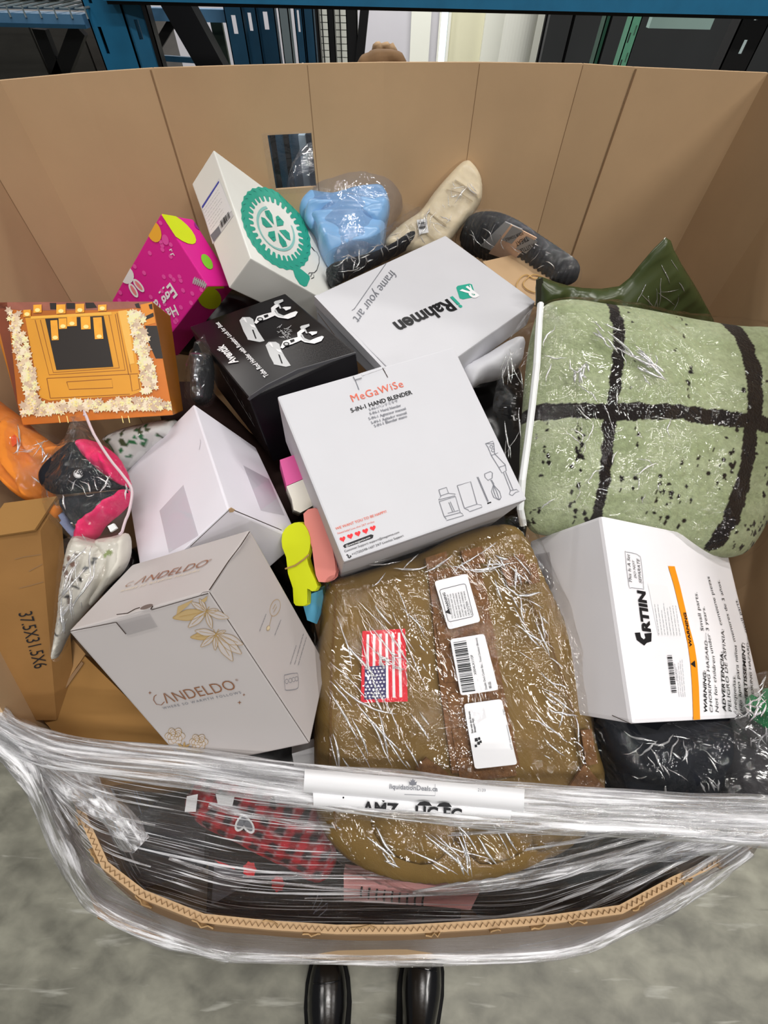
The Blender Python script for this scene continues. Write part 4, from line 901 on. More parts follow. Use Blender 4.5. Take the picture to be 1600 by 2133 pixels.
def blossoms(path, n, wd):
    for i in range(n):
        t_ = (i + rnd.random()) / n * (len(path) - 1); j = min(int(t_), len(path) - 2); f_ = t_ - j
        x, y = path[j][0] + (path[j + 1][0] - path[j][0]) * f_ + rnd.uniform(-wd, wd), path[j][1] + (path[j + 1][1] - path[j][1]) * f_ + rnd.uniform(-wd, wd)
        q = z([(x, y)])[0]; k.blob(q[0], q[1], rnd.uniform(6, 11), rnd.uniform(6, 11), rnd.choice(FL), 0.0016 + i * 0.00001, rot=rnd.random() * 3, n=12, spike=0.45)
        if i % 4 == 0: k.blob(q[0], q[1], 1.7, 1.5, FLAME, 0.0042, n=8)
for path, n, wd in (([(110, 130), (160, 330), (200, 520), (250, 700), (290, 880), (220, 950)], 150, 48), ([(1150, 130), (1190, 310), (1225, 470), (1260, 640), (1285, 780)], 120, 52), ([(230, 965), (420, 945), (620, 920), (850, 930), (1050, 905), (1260, 905), (1370, 910)], 190, 42), ([(1420, 925), (1455, 930)], 9, 18)):
    k = B6.ink('ab', True); blossoms(path, n, wd); k.part('printed_garland', B6.t)
k = B6.ink('ab', True)
for x in (500, 570, 1040, 1095): k.stroke(z([(x, 1010), (x + 14, 1070)]), 1.5, FLAME)
k.part('printed_glint', B6.t)

# --- plain white carton left of centre
far = lambda C, s: tuple(tuple(CAM + (np.array(q) - CAM) * s) for q in C)
B7 = Carton('plain_carton', 'plain white taped carton standing on edge left of the black carton', far(((-0.1996, 0.3194, 1.0622), (-0.3114, 0.5381, 1.0473), (-0.3221, 0.2478, 0.9764), (-0.4377, 0.4638, 0.9587)), 1.04), (0.0733, 0.0300, -0.1240), WHITE_P, ca=(0.0697, 0.027, -0.1269), bevel=0.0025)
k = B7.ink('ab'); z = ZC(260, 830, 3.81); k.plate(z([(275, 890), (465, 685), (585, 1090), (350, 1225)]), TAPE, 0.0008); k.part('packing_tape', B7.t)
k = B7.ink('ac'); k.plate(z([(940, 530), (1145, 640), (1270, 930), (1080, 890)]), TAPE, 0.0008); k.part('packing_tape', B7.t)
k = B7.ink('bc'); k.stroke(z([(835, 880), (520, 1175)]), 1.5, SEAM, 0.001); k.stroke(z([(850, 880), (1245, 1045)]), 2.2, SEAM, 0.001); k.part('flap_seam', B7.t)
k = B7.ink('bc'); k.plate(z([(825, 880), (845, 868), (875, 884), (860, 902), (830, 905)]), KRAFT, 0.0015, 0.001); k.part('worn_corner', B7.t)
k = B7.ink('ab'); S(k, z, [(598, 325), (602, 345), (590, 405)], w_=1.4, m=mat('dent_shade', (190, 188, 198), .6, .2)); k.part('dent_mark', B7.t)  # darker stroke paints the shade in a dent

# --- pearl white candle carton in front, left
B8 = Carton('candle_carton', 'pearl white carton with bronze lettering and gold lilies, front left', ((-0.1773, 0.1869, 1.0998), (-0.3445, 0.162, 1.0424), (-0.1731, 0.3017, 1.0421), (-0.347, 0.2799, 0.9804)), (0.0894, -0.1085, -0.2134), WHITE_C, ca=(0.088, -0.11, -0.214), bevel=0.003)
z = ZC(130, 1090, 2.909)
k = B8.ink('ab'); T(k, z, 'C', (372, 390), (412, 376), BRONZE, bold=-0.012, tall=1.05); T(k, z, '\u039bNDELDO', (432, 372), (862, 258), BRONZE, bold=-0.008, tall=1.0, spacing=1.0); T(k, z, '\u00ae', (880, 232), (900, 226), BRONZE)
T(k, z, 'WHERE SO WARMTH FOLLOWS', (345, 418), (825, 290), GOLD_L, spacing=1.4); k.part('printed_lettering', B8.t)
k = B8.ink('ac'); S(k, z, [(618, 1082), (600, 1102), (570, 1098), (552, 1072), (556, 1050), (570, 1040)], w_=1.6, m=BRONZE)
T(k, z, '\u039bNDELDO', (632, 1093), (1058, 1005), BRONZE, bold=-0.008, tall=1.15); T(k, z, '\u00ae', (1052, 958), (1068, 955), BRONZE)
T(k, z, 'WHERE SO WARMTH FOLLOWS', (612, 1128), (1085, 1032), GREY_INK, spacing=1.4); k.part('printed_lettering', B8.t)
k = B8.ink('ac')
for x, y, r_ in ((530, 1028, 4), (1073, 1087, 4.5), (1100, 1040, 3.4)):
    q = z([(x, y)])[0]; k = B8.ink('ac'); k.blob(q[0], q[1], r_, r_, BRONZE, n=8, spike=0.72); k.part('printed_sparkle', B8.t)
def petal(k, a, b_, wd, m, lift=0.0010, line=GOLD):
    """one printed petal from its base a to its tip b, with an outline and a vein"""
    a, b_ = np.array(a, float), np.array(b_, float); d = b_ - a; s_ = np.array([-d[1], d[0]]) * wd
    pts = [a, a + d * .25 + s_ * .7, a + d * .55 + s_, a + d * .82 + s_ * .55, b_, a + d * .82 - s_ * .55, a + d * .55 - s_, a + d * .25 - s_ * .7]
    q = smooth_poly(z([tuple(p) for p in pts]), 3); k.plate([tuple(p) for p in q], m, lift); k.stroke([tuple(p) for p in q], 1.0, line, lift + 0.0004, closed=True)
    k.stroke(z([tuple(a + d * .1), tuple(a + d * .8)]), 1.0, line, lift + 0.0005)
PET = mat('petal_print', (196, 188, 185), 0.45, 0.3); PETG = mat('petal_gold_print', (190, 164, 118), 0.45, 0.3)
for (c, tips) in (((872, 535), ((668, 575), (762, 632), (830, 458), (945, 525), (1010, 575), (780, 478), (905, 640))), ((930, 672), ((775, 692), (838, 750), (925, 770), (1032, 836), (1085, 792), (1095, 735), (990, 652), (803, 652)))):
    k = B8.ink('ac')
    for i, t_ in enumerate(tips): petal(k, c, t_, 0.16, PETG if i == 0 else PET, 0.0010 + i * 0.00008)
    for i in range(6):
        g = i * 1.05; S(k, z, [c, (c[0] + 34 * math.cos(g), c[1] + 34 * math.sin(g))], w_=1.3, m=GOLD)
    k.part('printed_lily', B8.t)
k = B8.ink('ac'); k.plate(z([(838, 470), (880, 440), (872, 470), (858, 480)]), PETG, .0016); k.plate(z([(700, 505), (795, 462), (760, 500), (690, 560)]), PETG, 0.0009); k.part('printed_leaf', B8.t)
for cx2, cy2, r_ in ((682, 1290, 58), (826, 1325, 54)):
    k = B8.ink('ac')
    for j, rr in enumerate((1, .78, .55, .32)):
        for i in range(6 - j):
            g = i * 2 * math.pi / (6 - j) + j * .5; q = z([(cx2 + r_ * rr * .55 * math.cos(g), cy2 + r_ * rr * .42 * math.sin(g))])[0]; k.blob(q[0], q[1], r_ * rr / 2.909 * .5, r_ * rr / 2.909 * .38, PET, 0.0008 + j * .0003, rot=g); k.ring(q[0], q[1], r_ * rr / 2.909 * .5, r_ * rr / 2.909 * .38, 0.9, GOLD, rot=g, n=14, lift=0.0010 + j * .0003)
    k.part('printed_rose', B8.t)
k = B8.ink('ac')
for a, b_ in (((735, 1365), (700, 1335)), ((735, 1365), (770, 1340)), ((735, 1365), (690, 1368)), ((735, 1365), (800, 1372)), ((735, 1365), (740, 1325)), ((735, 1365), (860, 1385))): petal(k, a, b_, .13, PETG)
k.part('printed_leaf', B8.t)
k = B8.ink('bc'); q = z([(1290, 512)])[0]; k.ring(q[0], q[1], 18, 10, 1.0, GOLD, rot=-1.25); S(k, z, [(1280, 540), (1300, 505), (1292, 490), (1275, 520)], [(1255, 620), (1270, 560), (1262, 590)], w_=1.0, m=GOLD); q = z([(1248, 635)])[0]; k.blob(q[0], q[1], 5, 3, GOLD_L, rot=-1.2); k.ring(q[0], q[1], 5, 3, .9, GOLD, rot=-1.2)
for a, b_ in (((1195, 655), (1235, 550)), ((1288, 678), (1325, 585)), ((1382, 855), (1418, 740)), ((1408, 855), (1462, 670)), ((1430, 860), (1480, 690))): k.lines(z([a])[0], z([b_])[0], z([a])[0], 1, 1.3, GREY_INK, 2, 0)
k.stroke([tuple(p) for p in smooth_poly(z([(1345, 930), (1355, 918), (1415, 908), (1428, 918), (1432, 985), (1415, 1005), (1362, 1012), (1350, 1000)]), 3)], 1.2, GREY_INK, closed=True)
for x, y in ((1360, 958), (1382, 952), (1402, 947), (1420, 942)):
    q = z([(x, y)])[0]; k.ring(q[0], q[1], 3.2, 4.6, 0.9, GREY_INK)
k.part('printed_icons', B8.t)
k = B8.ink('ac'); S(k, z, [(45, 655), (325, 600)], [(540, 525), (885, 425)], w_=1.7, m=SEAM); S(k, z, [(325, 600), (385, 672)], [(328, 553), (395, 545), (440, 520), (470, 510)], [(548, 500), (535, 522)], w_=2.2, m=SEAM)
k.stroke(z([(892, 418), (1495, 1330)]), 1.8, SEAM, 0.0012); k.part('lid_seam', B8.t)
k = Ink(B8.ab); k.stroke(z([(1135, 50), (1080, 135), (1010, 225), (890, 405)]), 3.2, SEAM, 0.0012); k.stroke(z([(838, 432), (848, 420), (888, 412)]), 2, SEAM, 0.0012); k.part('lid_seam', B8.t)
k = B8.ink('ac'); q = z([(510, 506)])[0]; k.blob(q[0], q[1], 14, 4.2, mat('notch_shade', (128, 112, 106), .8, .1), 0.0016, rot=-.33); k.part('thumb_notch', B8.t)
k = B8.ink('ac'); k.plate(z([(328, 598), (528, 545), (578, 628), (395, 680)]), TAPE, 0.0016); k.part('packing_tape', B8.t)

# --- white toy set carton on the right
B9 = Carton('block_set_carton', 'white carton with an orange warning stripe and black choking notices, front right', ((0.3362, 0.1096, 0.8863), (0.3364, 0.3882, 0.9743), (0.6203, 0.1457, 0.7711), (0.6221, 0.4222, 0.8579)), (-0.0635, 0.0454, -0.1419), mat('matte_white_board', (232, 230, 234), .6, .25, vary=.02, vscale=9), ca=(-0.062, 0.042, -0.144), bevel=0.006)
z = ZC(1270, 1130, 4.848); k = B9.ink('ab')
T(k, z, 'RTIIN', (415, 905), (358, 495), INK, bold=0.05, tall=0.95)
k.plate(z([(350, 1042), (275, 985), (256, 912), (308, 908), (318, 955), (345, 978), (365, 965), (352, 920), (425, 912), (422, 1000), (375, 1015)]), INK); k.part('printed_logo', B9.t)
k = B9.ink('ab'); k.stroke([tuple(p) for p in smooth_poly(z([(160, 115), (172, 97), (262, 113), (298, 135), (318, 170), (345, 445), (330, 468), (225, 455), (195, 430)]), 2)], 1.0, GREY_INK, closed=True)
T(k, z, 'This Is A Set', (228, 408), (203, 120), INK, shear=.2); T(k, z, 'DO NOT', (275, 362), (252, 180), INK, shear=.2); T(k, z, 'SEPARATE', (328, 415), (302, 166), INK, shear=.2); k.part('printed_notice', B9.t)
k = B9.ink('ab'); k.plate(z([(385, 415), (585, 440), (722, 955), (490, 935)]), PAPER, 0.0006); k.lines(z([(500, 930)])[0], z([(452, 600)])[0], z([(712, 940)])[0], 8, 0.9, GREY_INK, 4); k.part('small_label', B9.t)
OR = mat('orange_stripe_ink', (242, 146, 20), 0.5, 0.3); k = B9.ink('ab')
lft = [(592, 238), (650, 430), (705, 660), (755, 860), (792, 1030), (818, 1220), (835, 1450), (848, 1792)]; rgt = [(657, 240), (712, 440), (768, 680), (815, 880), (858, 1040), (885, 1220), (902, 1450), (915, 1788)]
for i in range(7): k.plate(z([lft[i], rgt[i], rgt[i + 1], lft[i + 1]]), OR, 0.0010)
T(k, z, 'WARNING', (836, 1055), (772, 708), INK, bold=0.03, lift=0.002, tall=.8); k.plate(z([(820, 1228), (862, 1190), (869, 1264)]), INK, 0.0018); k.part('printed_warning_stripe', B9.t)
k = B9.ink('ab')
for s, a, b_, bd in (('WARNING:', (988, 1725), (975, 1300), .02), ('CHOKING HAZARD\u2014', (1046, 1720), (982, 915), 0), ('Small parts.', (955, 895), (884, 502), 0), ('Not for children', (1104, 1716), (1062, 1150), 0), ('under 3 years.', (1050, 1120), (960, 648), 0), ('ADVERTENCIA:', (1178, 1710), (1148, 1110), .02), ('PELIGRO DE ASFIXIA:', (1236, 1710), (1156, 880), 0), ('contiene piezas', (1140, 835), (1008, 345), 0), ('peque\u00f1as.', (1288, 1690), (1272, 1345), 0), ('No apto para ni\u00f1os', (1345, 1702), (1284, 1040), 0), ('menores de 3 a\u00f1os.', (1275, 1000), (1110, 378), 0), ('AVERTISSEMENT:', (1405, 1690), (1365, 1020), .02), ('CHOKING HAZARD\u2014', (1468, 1640), (1400, 950), 0), ('small parts.', (1392, 910), (1288, 570), 0)): T(k, z, s, a, b_, INK, bold=bd, tall=.78)
k.part('printed_warning', B9.t)
k = B9.ink('ab'); k.barcode(z([(582, 1140), (630, 1138), (680, 1515), (628, 1520)]), INK, 26, 0.0012); T(k, z, 'X0018Y6ZTF', (690, 1400), (665, 1225), GREY_INK); k.lines(z([(705, 1560)])[0], z([(672, 1170)])[0], z([(765, 1560)])[0], 4, .8, GREY_INK, 6); k.part('barcode_sticker', B9.t)
k = Ink(B9.ac); k.plate([(1112, 1155), (1145, 1150), (1155, 1220), (1140, 1240), (1120, 1210)], TAPE, 0.0008); k.part('packing_tape', B9.t)
k = Ink(B9.ac); k.stroke([(1275, 1490), (1315, 1508)], 1.5, SEAM, .001); k.part('flap_seam', B9.t)

# ================================================================== SOFT GOODS AND BAGS
def fabric(name, rgb, **kw): return mat(name, rgb, kw.pop('rough', 0.9), kw.pop('spec', 0.1), **kw)
def bag(parent, outline, plane, thick, m=None, name='clear_bag', seg=0.011, fold=0.006, amp=0.006, fscale=14, fdir=None, back=0.5, seed=1.0, R=None, label=None, open_back=True):
    return cushion(name, m or CLEAR, outline, plane, thick, back, parent, seg=seg, amp=amp, ascale=14, fold=fold, fscale=fscale, fdir=fdir, seed=seed, R=R, label=label, edge=1.0, open_back=open_back)
def mid(outline, plane): return np.mean([plane.hit(*p) for p in outline], 0) - plane.n * 0.06

# --- green throw pillow with black grid, in a zip bag
PIL = [(1128, 642), (1180, 628), (1260, 636), (1340, 648), (1440, 668), (1530, 682), (1610, 690), (1650, 760), (1655, 880), (1640, 1000), (1598, 1080), (1565, 1135), (1530, 1160), (1470, 1158), (1380, 1146), (1240, 1128), (1150, 1118), (1105, 1105), (1086, 1060), (1082, 980), (1086, 880), (1096, 760), (1108, 690)]
pp = zplane((1150, 650, 1.085), (1600, 720, 1.06), (1250, 1120, 0.87))
PIL_M = fabric('green_chenille', (150, 165, 118), attr='weave', bump=0.9, bscale=300, stretch=(1, 1, 1), vary=0.16, vscale=130, sheen=0.15)
Vb = [([(1266, 630), (1262, 690), (1256, 760), (1244, 850), (1236, 900), (1232, 980), (1226, 1060), (1214, 1130)], 11), ([(1500, 672), (1512, 720), (1520, 790), (1516, 880), (1512, 900), (1506, 960), (1496, 1030), (1480, 1090), (1466, 1130)], 16), ([(1085, 872), (1150, 872), (1228, 878), (1300, 880), (1360, 880), (1420, 890), (1500, 896), (1560, 906), (1660, 926)], 15)]
rs = random.Random(9); SPK = []
for cx2, cy2, n_, sx, sy in ((1185, 920, 10, 4, 40), (1182, 960, 14, 6, 20), (1284, 910, 9, 4, 45), (1350, 1040, 26, 38, 22), (1400, 700, 8, 14, 60), (1392, 840, 6, 8, 22), (1415, 970, 8, 20, 22), (1470, 960, 12, 12, 40), (1540, 970, 14, 30, 30), (1120, 930, 10, 6, 60), (1570, 1020, 22, 14, 60), (1545, 1110, 26, 34, 22), (1180, 1070, 16, 16, 40), (1300, 760, 4, 60, 60), (1330, 1090, 8, 90, 16), (1095, 1080, 18, 12, 30), (1560, 850, 5, 20, 40), (1455, 1000, 5, 10, 14)):
    for _ in range(n_): SPK.append((rs.gauss(cx2, sx), rs.gauss(cy2, sy), rs.uniform(1.2, 4.6), rs.uniform(1.8, 6.5)))
SPK = np.array(SPK); G1, G2, BKC = np.array(lin((172, 180, 148))[:3]), np.array(lin((140, 152, 112))[:3]), np.array(lin((30, 24, 22))[:3])
def pil_paint(x, y, p):
    wob = 5 * mnoise.noise(Vector((x * .05, y * .05, 0))) + 4 * mnoise.noise(Vector((x * .012, y * .012, 4)))
    for pl_, wd in Vb:
        w_ = wd + wob
        if seg_d(x, y, pl_) < w_: return BKC
    if (((x - SPK[:, 0]) / SPK[:, 2]) ** 2 + ((y - SPK[:, 1]) / SPK[:, 3]) ** 2 < 1 + 0.5 * mnoise.noise(Vector((x * .2, y * .2, 1)))).any(): return BKC
    t_ = 0.5 + 0.5 * mnoise.noise(Vector((x * .01, y * .03, 2))); return G1 * t_ + G2 * (1 - t_)
pil = thing('throw_pillow', 'sage green pillow with painted black grid, half slipped out of its clear zip bag', 'pillow', mid(PIL, pp))
cushion('pillow_cover', PIL_M, PIL, pp, 0.062, 0.8, pil, seg=0.0027, amp=0.004, ascale=14, paint=pil_paint, smooth=4)
pbag = bag(pil, [(1128, 632), (1250, 628), (1440, 658), (1612, 680), (1664, 760), (1668, 880), (1652, 1010), (1605, 1095), (1535, 1170), (1390, 1158), (1240, 1138), (1140, 1126), (1080, 1098), (1052, 980), (1026, 880), (1036, 790), (1062, 705)], pp, 0.072, film('zip_bag', scale=9, strength=1.0, gloss=0.03, fres=.35, milky=0.0, rough=0.06, dist=0.03, cell=0.2), fold=0.006, amp=0.003, fscale=12, seed=3)
creases(pbag, [(1140, 660), (1400, 700), (1400, 1000), (1300, 1100), (1110, 1080), (1110, 800)], 34, 60, 50, (14, 60), .0011, 3, .35)
creases(pbag, [(1235, 660), (1300, 690), (1400, 790), (1380, 800), (1290, 740), (1230, 690)], 22, 38, 8, (30, 90), .0018, 5, .06); creases(pbag, [(1190, 730), (1230, 740), (1225, 800), (1195, 800)], 8, 80, 25, (14, 40), .0022, 6, .3)
creases(pbag, [(1040, 720), (1095, 700), (1085, 960), (1050, 960)], 14, 95, 14, (30, 90), .001, 7, .1)
mb = MB(); zp = pp.off(0.05)
pts = [(1126, 634), (1122, 690), (1118, 760), (1108, 850), (1098, 930), (1088, 1000), (1084, 1060), (1090, 1092)]
P = [pp.off(0.022 + 0.045 * min(1, i / 2, (7 - i) / 2 + .2)).hit(*q) for i, q in enumerate(pts)]
ZIP = mat('white_zip', (226, 228, 228), 0.5, 0.4); mb.tube(P, 0.006, ZIP, 8); mb.part('zipper', pil)

# --- brown cooler backpack sealed in a clear bag
BPK = [(682, 1222), (740, 1196), (860, 1160), (960, 1112), (1050, 1092), (1092, 1116), (1130, 1196), (1190, 1330), (1236, 1480), (1256, 1640), (1210, 1740), (1110, 1800), (1000, 1832), (860, 1838), (740, 1800), (668, 1720), (655, 1600), (657, 1480), (664, 1330)]
bp1 = zplane((720, 1240, 0.87), (1060, 1160, 0.87), (900, 1800, 0.735))
COY = fabric('coyote_nylon', (122, 96, 48), rough=0.65, spec=0.3, vary=0.10, vscale=14, bump=0.25, bscale=700); WEB = fabric('brown_webbing', (122, 88, 58), rough=0.8, vary=0.25, vscale=160, stretch=(1, 1, 1), bump=0.6, bscale=300)
bk = thing('cooler_backpack', 'brown tactical cooler backpack with flag patch and white stickers, sealed in clear plastic', 'backpack', mid(BPK, bp1))
cushion('pack_body', COY, BPK, bp1, 0.03, 1.6, bk, seg=0.008, amp=0.006, ascale=9, fold=0.004, fscale=7, fdir=((700, 1250), (860, 1800)), R=0.05)
ft = bp1.off(0.0355)
def strap(name, poly, lift, th=0.004, m=WEB):
    k = Ink(ft); k.plate(poly, m, lift, th); return k.part(name, bk)
strap('center_webbing', [(892, 1190), (1000, 1172), (1046, 1420), (1084, 1598), (942, 1612), (915, 1420)], 0.002)
for y0, dx in ((1230, 0), (1300, 12), (1372, 22), (1445, 34), (1518, 45), (1580, 55)): strap('webbing_row', [(896 + dx, y0), (1010 + dx, y0 - 14), (1022 + dx, y0 + 36), (904 + dx, y0 + 50)], 0.005, 0.003)
strap('top_handle', [(886, 1162), (930, 1148), (934, 1172), (890, 1186)], 0.007); strap('top_handle', [(960, 1148), (1004, 1138), (1012, 1172), (968, 1180)], 0.007)
for q in ([(1038, 1168), (1090, 1152), (1112, 1206), (1060, 1222)], [(1210, 1522), (1232, 1518), (1246, 1590), (1222, 1596)], [(1186, 1640), (1218, 1592), (1262, 1642), (1236, 1668)], [(865, 1600), (888, 1578), (935, 1612), (918, 1640)], [(1094, 1176), (1116, 1172), (1126, 1212), (1104, 1218)]): strap('side_strap', q, 0.006)
for q in ([(770, 1690), (900, 1660), (960, 1720), (900, 1800), (800, 1770)], [(930, 1700), (1080, 1690), (1110, 1760), (1000, 1800)], [(1090, 1650), (1180, 1640), (1180, 1740), (1110, 1770)]):
    cushion('strap_pad', COY, q, bp1.off(0.03), 0.012, 0.5, bk, seg=0.008, amp=0.003, ascale=20)
k = Ink(ft); k.stroke([(700, 1232), (690, 1400), (688, 1600), (700, 1730)], 4, fabric('brown_piping', (104, 78, 44)), 0.004); k.part('piping', bk); k = Ink(ft); k.stroke([(1080, 1200), (1150, 1350), (1200, 1500), (1222, 1640)], 4, MATS['brown_piping'], 0.004); k.part('piping', bk)
z = ZC(620, 1080, 2.353)
fl = Ink(ft); Q = [np.array(p, float) for p in z([(318, 552), (527, 540), (540, 897), (310, 903)])]
bil = lambda u, v: tuple(Q[0] * (1 - u) * (1 - v) + Q[1] * u * (1 - v) + Q[2] * u * v + Q[3] * (1 - u) * v)
FR_ = mat('flag_red', (224, 44, 58), 0.6, 0.3); FB_ = mat('flag_blue', (58, 52, 100), 0.6, 0.3)
fl.plate([bil(0, 0), bil(1, 0), bil(1, 1), bil(0, 1)], FR_, 0.0064, 0.004)
for i in range(6):
    u0 = 0.10 + i * 0.145
    fl.plate([bil(u0, .05), bil(u0 + .06, .05), bil(u0 + .06, .94), bil(u0, .94)], PWHITE, 0.0068)
fl.plate([bil(.07, .5), bil(.54, .49), bil(.54, .95), bil(.07, .96)], FB_, 0.0072)
for i in range(9):
    for j in range(6 if i % 2 == 0 else 5):
        q = bil(.105 + (j + (0 if i % 2 == 0 else .5)) * .078, .525 + i * .049); fl.blob(q[0], q[1], 3.1, 3.1, PWHITE, 0.0076, n=10, spike=.55, rot=-.3)
fl.part('flag_patch', bk)
PB = bag(bk, [(668, 1205), (740, 1182), (860, 1142), (960, 1094), (1060, 1076), (1108, 1110), (1150, 1196), (1206, 1330), (1254, 1480), (1296, 1640), (1230, 1752), (1120, 1815), (1000, 1846), (860, 1852), (740, 1815), (654, 1730), (645, 1600), (648, 1480), (655, 1330)], bp1, 0.043, film('pack_bag', scale=16, strength=1.0, gloss=0.05, fres=.35, milky=0.0, rough=0.07, stretch=(.16, 1, 1), rot=-.95, dist=0.03, cell=0.0), seg=0.0065, fold=0.010, amp=0.002, fscale=14, fdir=((700, 1450), (830, 1640)), seed=7, R=0.05, name='poly_bag')
creases(PB, [(690, 1220), (880, 1170), (900, 1600), (680, 1620)], 34, 58, 9, (50, 190), .0013, 11, .05); creases(PB, [(1050, 1160), (1130, 1250), (1230, 1560), (1100, 1600)], 26, 50, 22, (30, 120), .0013, 12, .12)
creases(PB, [(700, 1180), (1050, 1110), (1100, 1180), (720, 1230)], 14, 150, 20, (40, 120), .0012, 13, .1); creases(PB, [(670, 1690), (1180, 1700), (1000, 1830), (760, 1800)], 18, 50, 14, (50, 150), .0014, 14, .06); creases(PB, [(760, 1340), (845, 1330), (850, 1420), (770, 1420)], 10, 15, 30, (15, 50), .0012, 15, .4)
creases(PB, [(1000, 1150), (1080, 1140), (1140, 1260), (1060, 1300)], 12, 60, 20, (25, 80), .0018, 16, .15)
def sticker(polyz, n=3):
    k = Ink(bp1.off(0.050)); k.plate([tuple(p) for p in rounded(z(polyz), 5)], PAPER, 0.001, 0.0008); return k
def rounded(P, r):
    P = [np.array(p, float) for p in P]; o = []
    for i, p in enumerate(P):
        a, b_ = P[i - 1] - p, P[(i + 1) % len(P)] - p; a = a / np.linalg.norm(a) * r; b_ = b_ / np.linalg.norm(b_) * r; o += [p + a, p + a * .3 + b_ * .3, p + b_]
    return o
k = sticker([(670, 308), (830, 270), (897, 505), (740, 545)]); k.stroke([tuple(p) for p in rounded(z([(695, 350), (822, 318), (862, 480), (740, 508)]), 4)], 1, INK, 0.0016, closed=True)
T(k, z, 'WARNING', (748, 448), (722, 362), INK, bold=.02, lift=.0018); k.plate(z([(722, 460), (742, 442), (752, 470)]), INK, 0.0018)
for i, s in enumerate(('TO AVOID DANGER OF', 'SUFFOCATION, KEEP THIS', 'PLASTIC BAG AWAY FROM', 'BABIES AND CHILDREN.', 'DO NOT USE THIS BAG IN', 'CRIBS, BEDS, CARRIAGES', 'OR PLAYPENS. THIS BAG', 'IS NOT A TOY.')):
    x = 764 + i * 13.4; y = 490 - i * 2.6; T(k, z, s, (x, y), (x - 26, y - (118 if i < 7 else 70)), INK, lift=.0018)
k.part('sticker', PB, label='small white suffocation warning sticker')
k = sticker([(748, 592), (915, 565), (985, 840), (800, 868)]); k.barcode(z([(764, 608), (826, 598), (872, 848), (808, 856)]), INK, 34, .0018)
T(k, z, 'X004LX11GF', (878, 765), (858, 668), INK, lift=.0018); T(k, z, 'Double Deck Cooler Bac... Travel Outdoor (Brown)', (930, 838), (880, 585), INK, lift=.0018, tall=1.3); T(k, z, '\u65b0\u54c1', (952, 832), (946, 800), INK, lift=.0018); k.part('sticker', PB, label='white barcode sticker in the middle')
k = sticker([(815, 910), (1000, 885), (1078, 1205), (870, 1228)]); T(k, z, 'Scan with the Amazon', (862, 1052), (845, 945), INK, lift=.0018, bold=.02, tall=1.3); T(k, z, 'Shopping App', (876, 1048), (862, 980), INK, lift=.0018, bold=.02, tall=1.3)
for q in ((868, 1078, 14), (884, 1074, 10), (880, 1096, 12), (868, 1110, 10), (892, 1090, 9)): k.plate(z([(q[0], q[1]), (q[0] + q[2], q[1] - 3), (q[0] + q[2] + 3, q[1] + q[2]), (q[0] + 2, q[1] + q[2] + 2)]), INK, .0018)
T(k, z, '(141)', (1018, 962), (1012, 934), INK, lift=.0018); T(k, z, 'LOT: indoormemoria', (1054, 1130), (1028, 1012), GREY_INK, lift=.0018); k.part('sticker', PB, label='lowest white sticker')

# --- orange garments and black-pink pouches in a zip bag, left
orp = zplane((30, 900, 1.045), (270, 1020, 0.995), (150, 1120, 0.965))
ORG = fabric('orange_cloth', (226, 134, 52), vary=.08, vscale=10); NAVY = fabric('black_stretch_cloth', (28, 30, 36), rough=.75, vary=.15, vscale=20); HOT = fabric('hot_pink_cloth', (226, 44, 104), vary=.15, vscale=24)
ol = [(-30, 830), (30, 858), (85, 905), (135, 935), (165, 925), (160, 950), (120, 985), (108, 1020), (112, 1045), (90, 1058), (50, 1035), (20, 1000), (-30, 960)]
og = thing('bagged_garment', 'orange garment with printed patch in a clear bag at the left wall', 'clothing', mid(ol, orp))
cushion('orange_cloth', ORG, ol, orp, 0.030, 0.8, og, seg=0.0045, amp=0.006, ascale=14, R=.016, fold=0.026, fscale=46, fdir=((0, 880), (90, 1050)))
k = Ink(orp.off(0.040)); z = ZC(0, 820, 2.353); k.plate(z([(-60, 110), (10, 140), (50, 170), (5, 240), (-60, 280)]), INK, 0.004); k.plate(z([(-60, 128), (8, 152), (36, 172), (-2, 222), (-60, 262)]), mat('cream_patch', (206, 200, 170), .8, .1), 0.005); T(k, z, 'R', (-2, 206), (18, 172), INK, bold=.04, lift=.006)
k.plate(z([(10, 245), (85, 190), (98, 232), (60, 262), (5, 290)]), mat('print_red_orange', (214, 86, 40), .8, .1), 0.0035); k.part('printed_patch', og)
gb = bag(og, [(-30, 815), (45, 866), (110, 905), (150, 925), (168, 880), (178, 866), (200, 905), (240, 955), (228, 985), (170, 1000), (110, 1060), (40, 1030), (-30, 975)], orp, 0.046, CLEAR_F, seed=4, R=.03); creases(gb, [(5, 860), (150, 940), (100, 1040), (40, 1010)], 14, 70, 40, (15, 50), .001, 29, .25)
pu = thing('pouch_pair', 'pair of black and hot pink pouches with a white round badge in a zip bag', 'pouch', mid([(170, 1020), (220, 1060)], orp))
op2 = orp.off(0.035)
def ruf(name, o): cushion(name, HOT, o, op2.off(-0.006), 0.024, .8, pu, seg=0.003, amp=0.008, ascale=50, fold=0.014, fscale=48, seed=2, R=.014)
ruf('pink_ruffle', [(168, 928), (188, 918), (215, 928), (246, 952), (264, 985), (272, 1016), (250, 1012), (214, 985), (186, 960)]); ruf('pink_ruffle', [(270, 1022), (268, 1046), (240, 1076), (214, 1098), (200, 1120), (174, 1132), (164, 1118), (178, 1090), (220, 1052), (250, 1026)])
cushion('black_flap', NAVY, [(150, 928), (166, 924), (184, 952), (215, 990), (268, 1016), (225, 1022), (170, 1026), (118, 1030), (96, 1016), (92, 990), (110, 962)], op2, 0.024, .8, pu, seg=0.004, amp=0.004, ascale=16, fold=.004, R=.016)
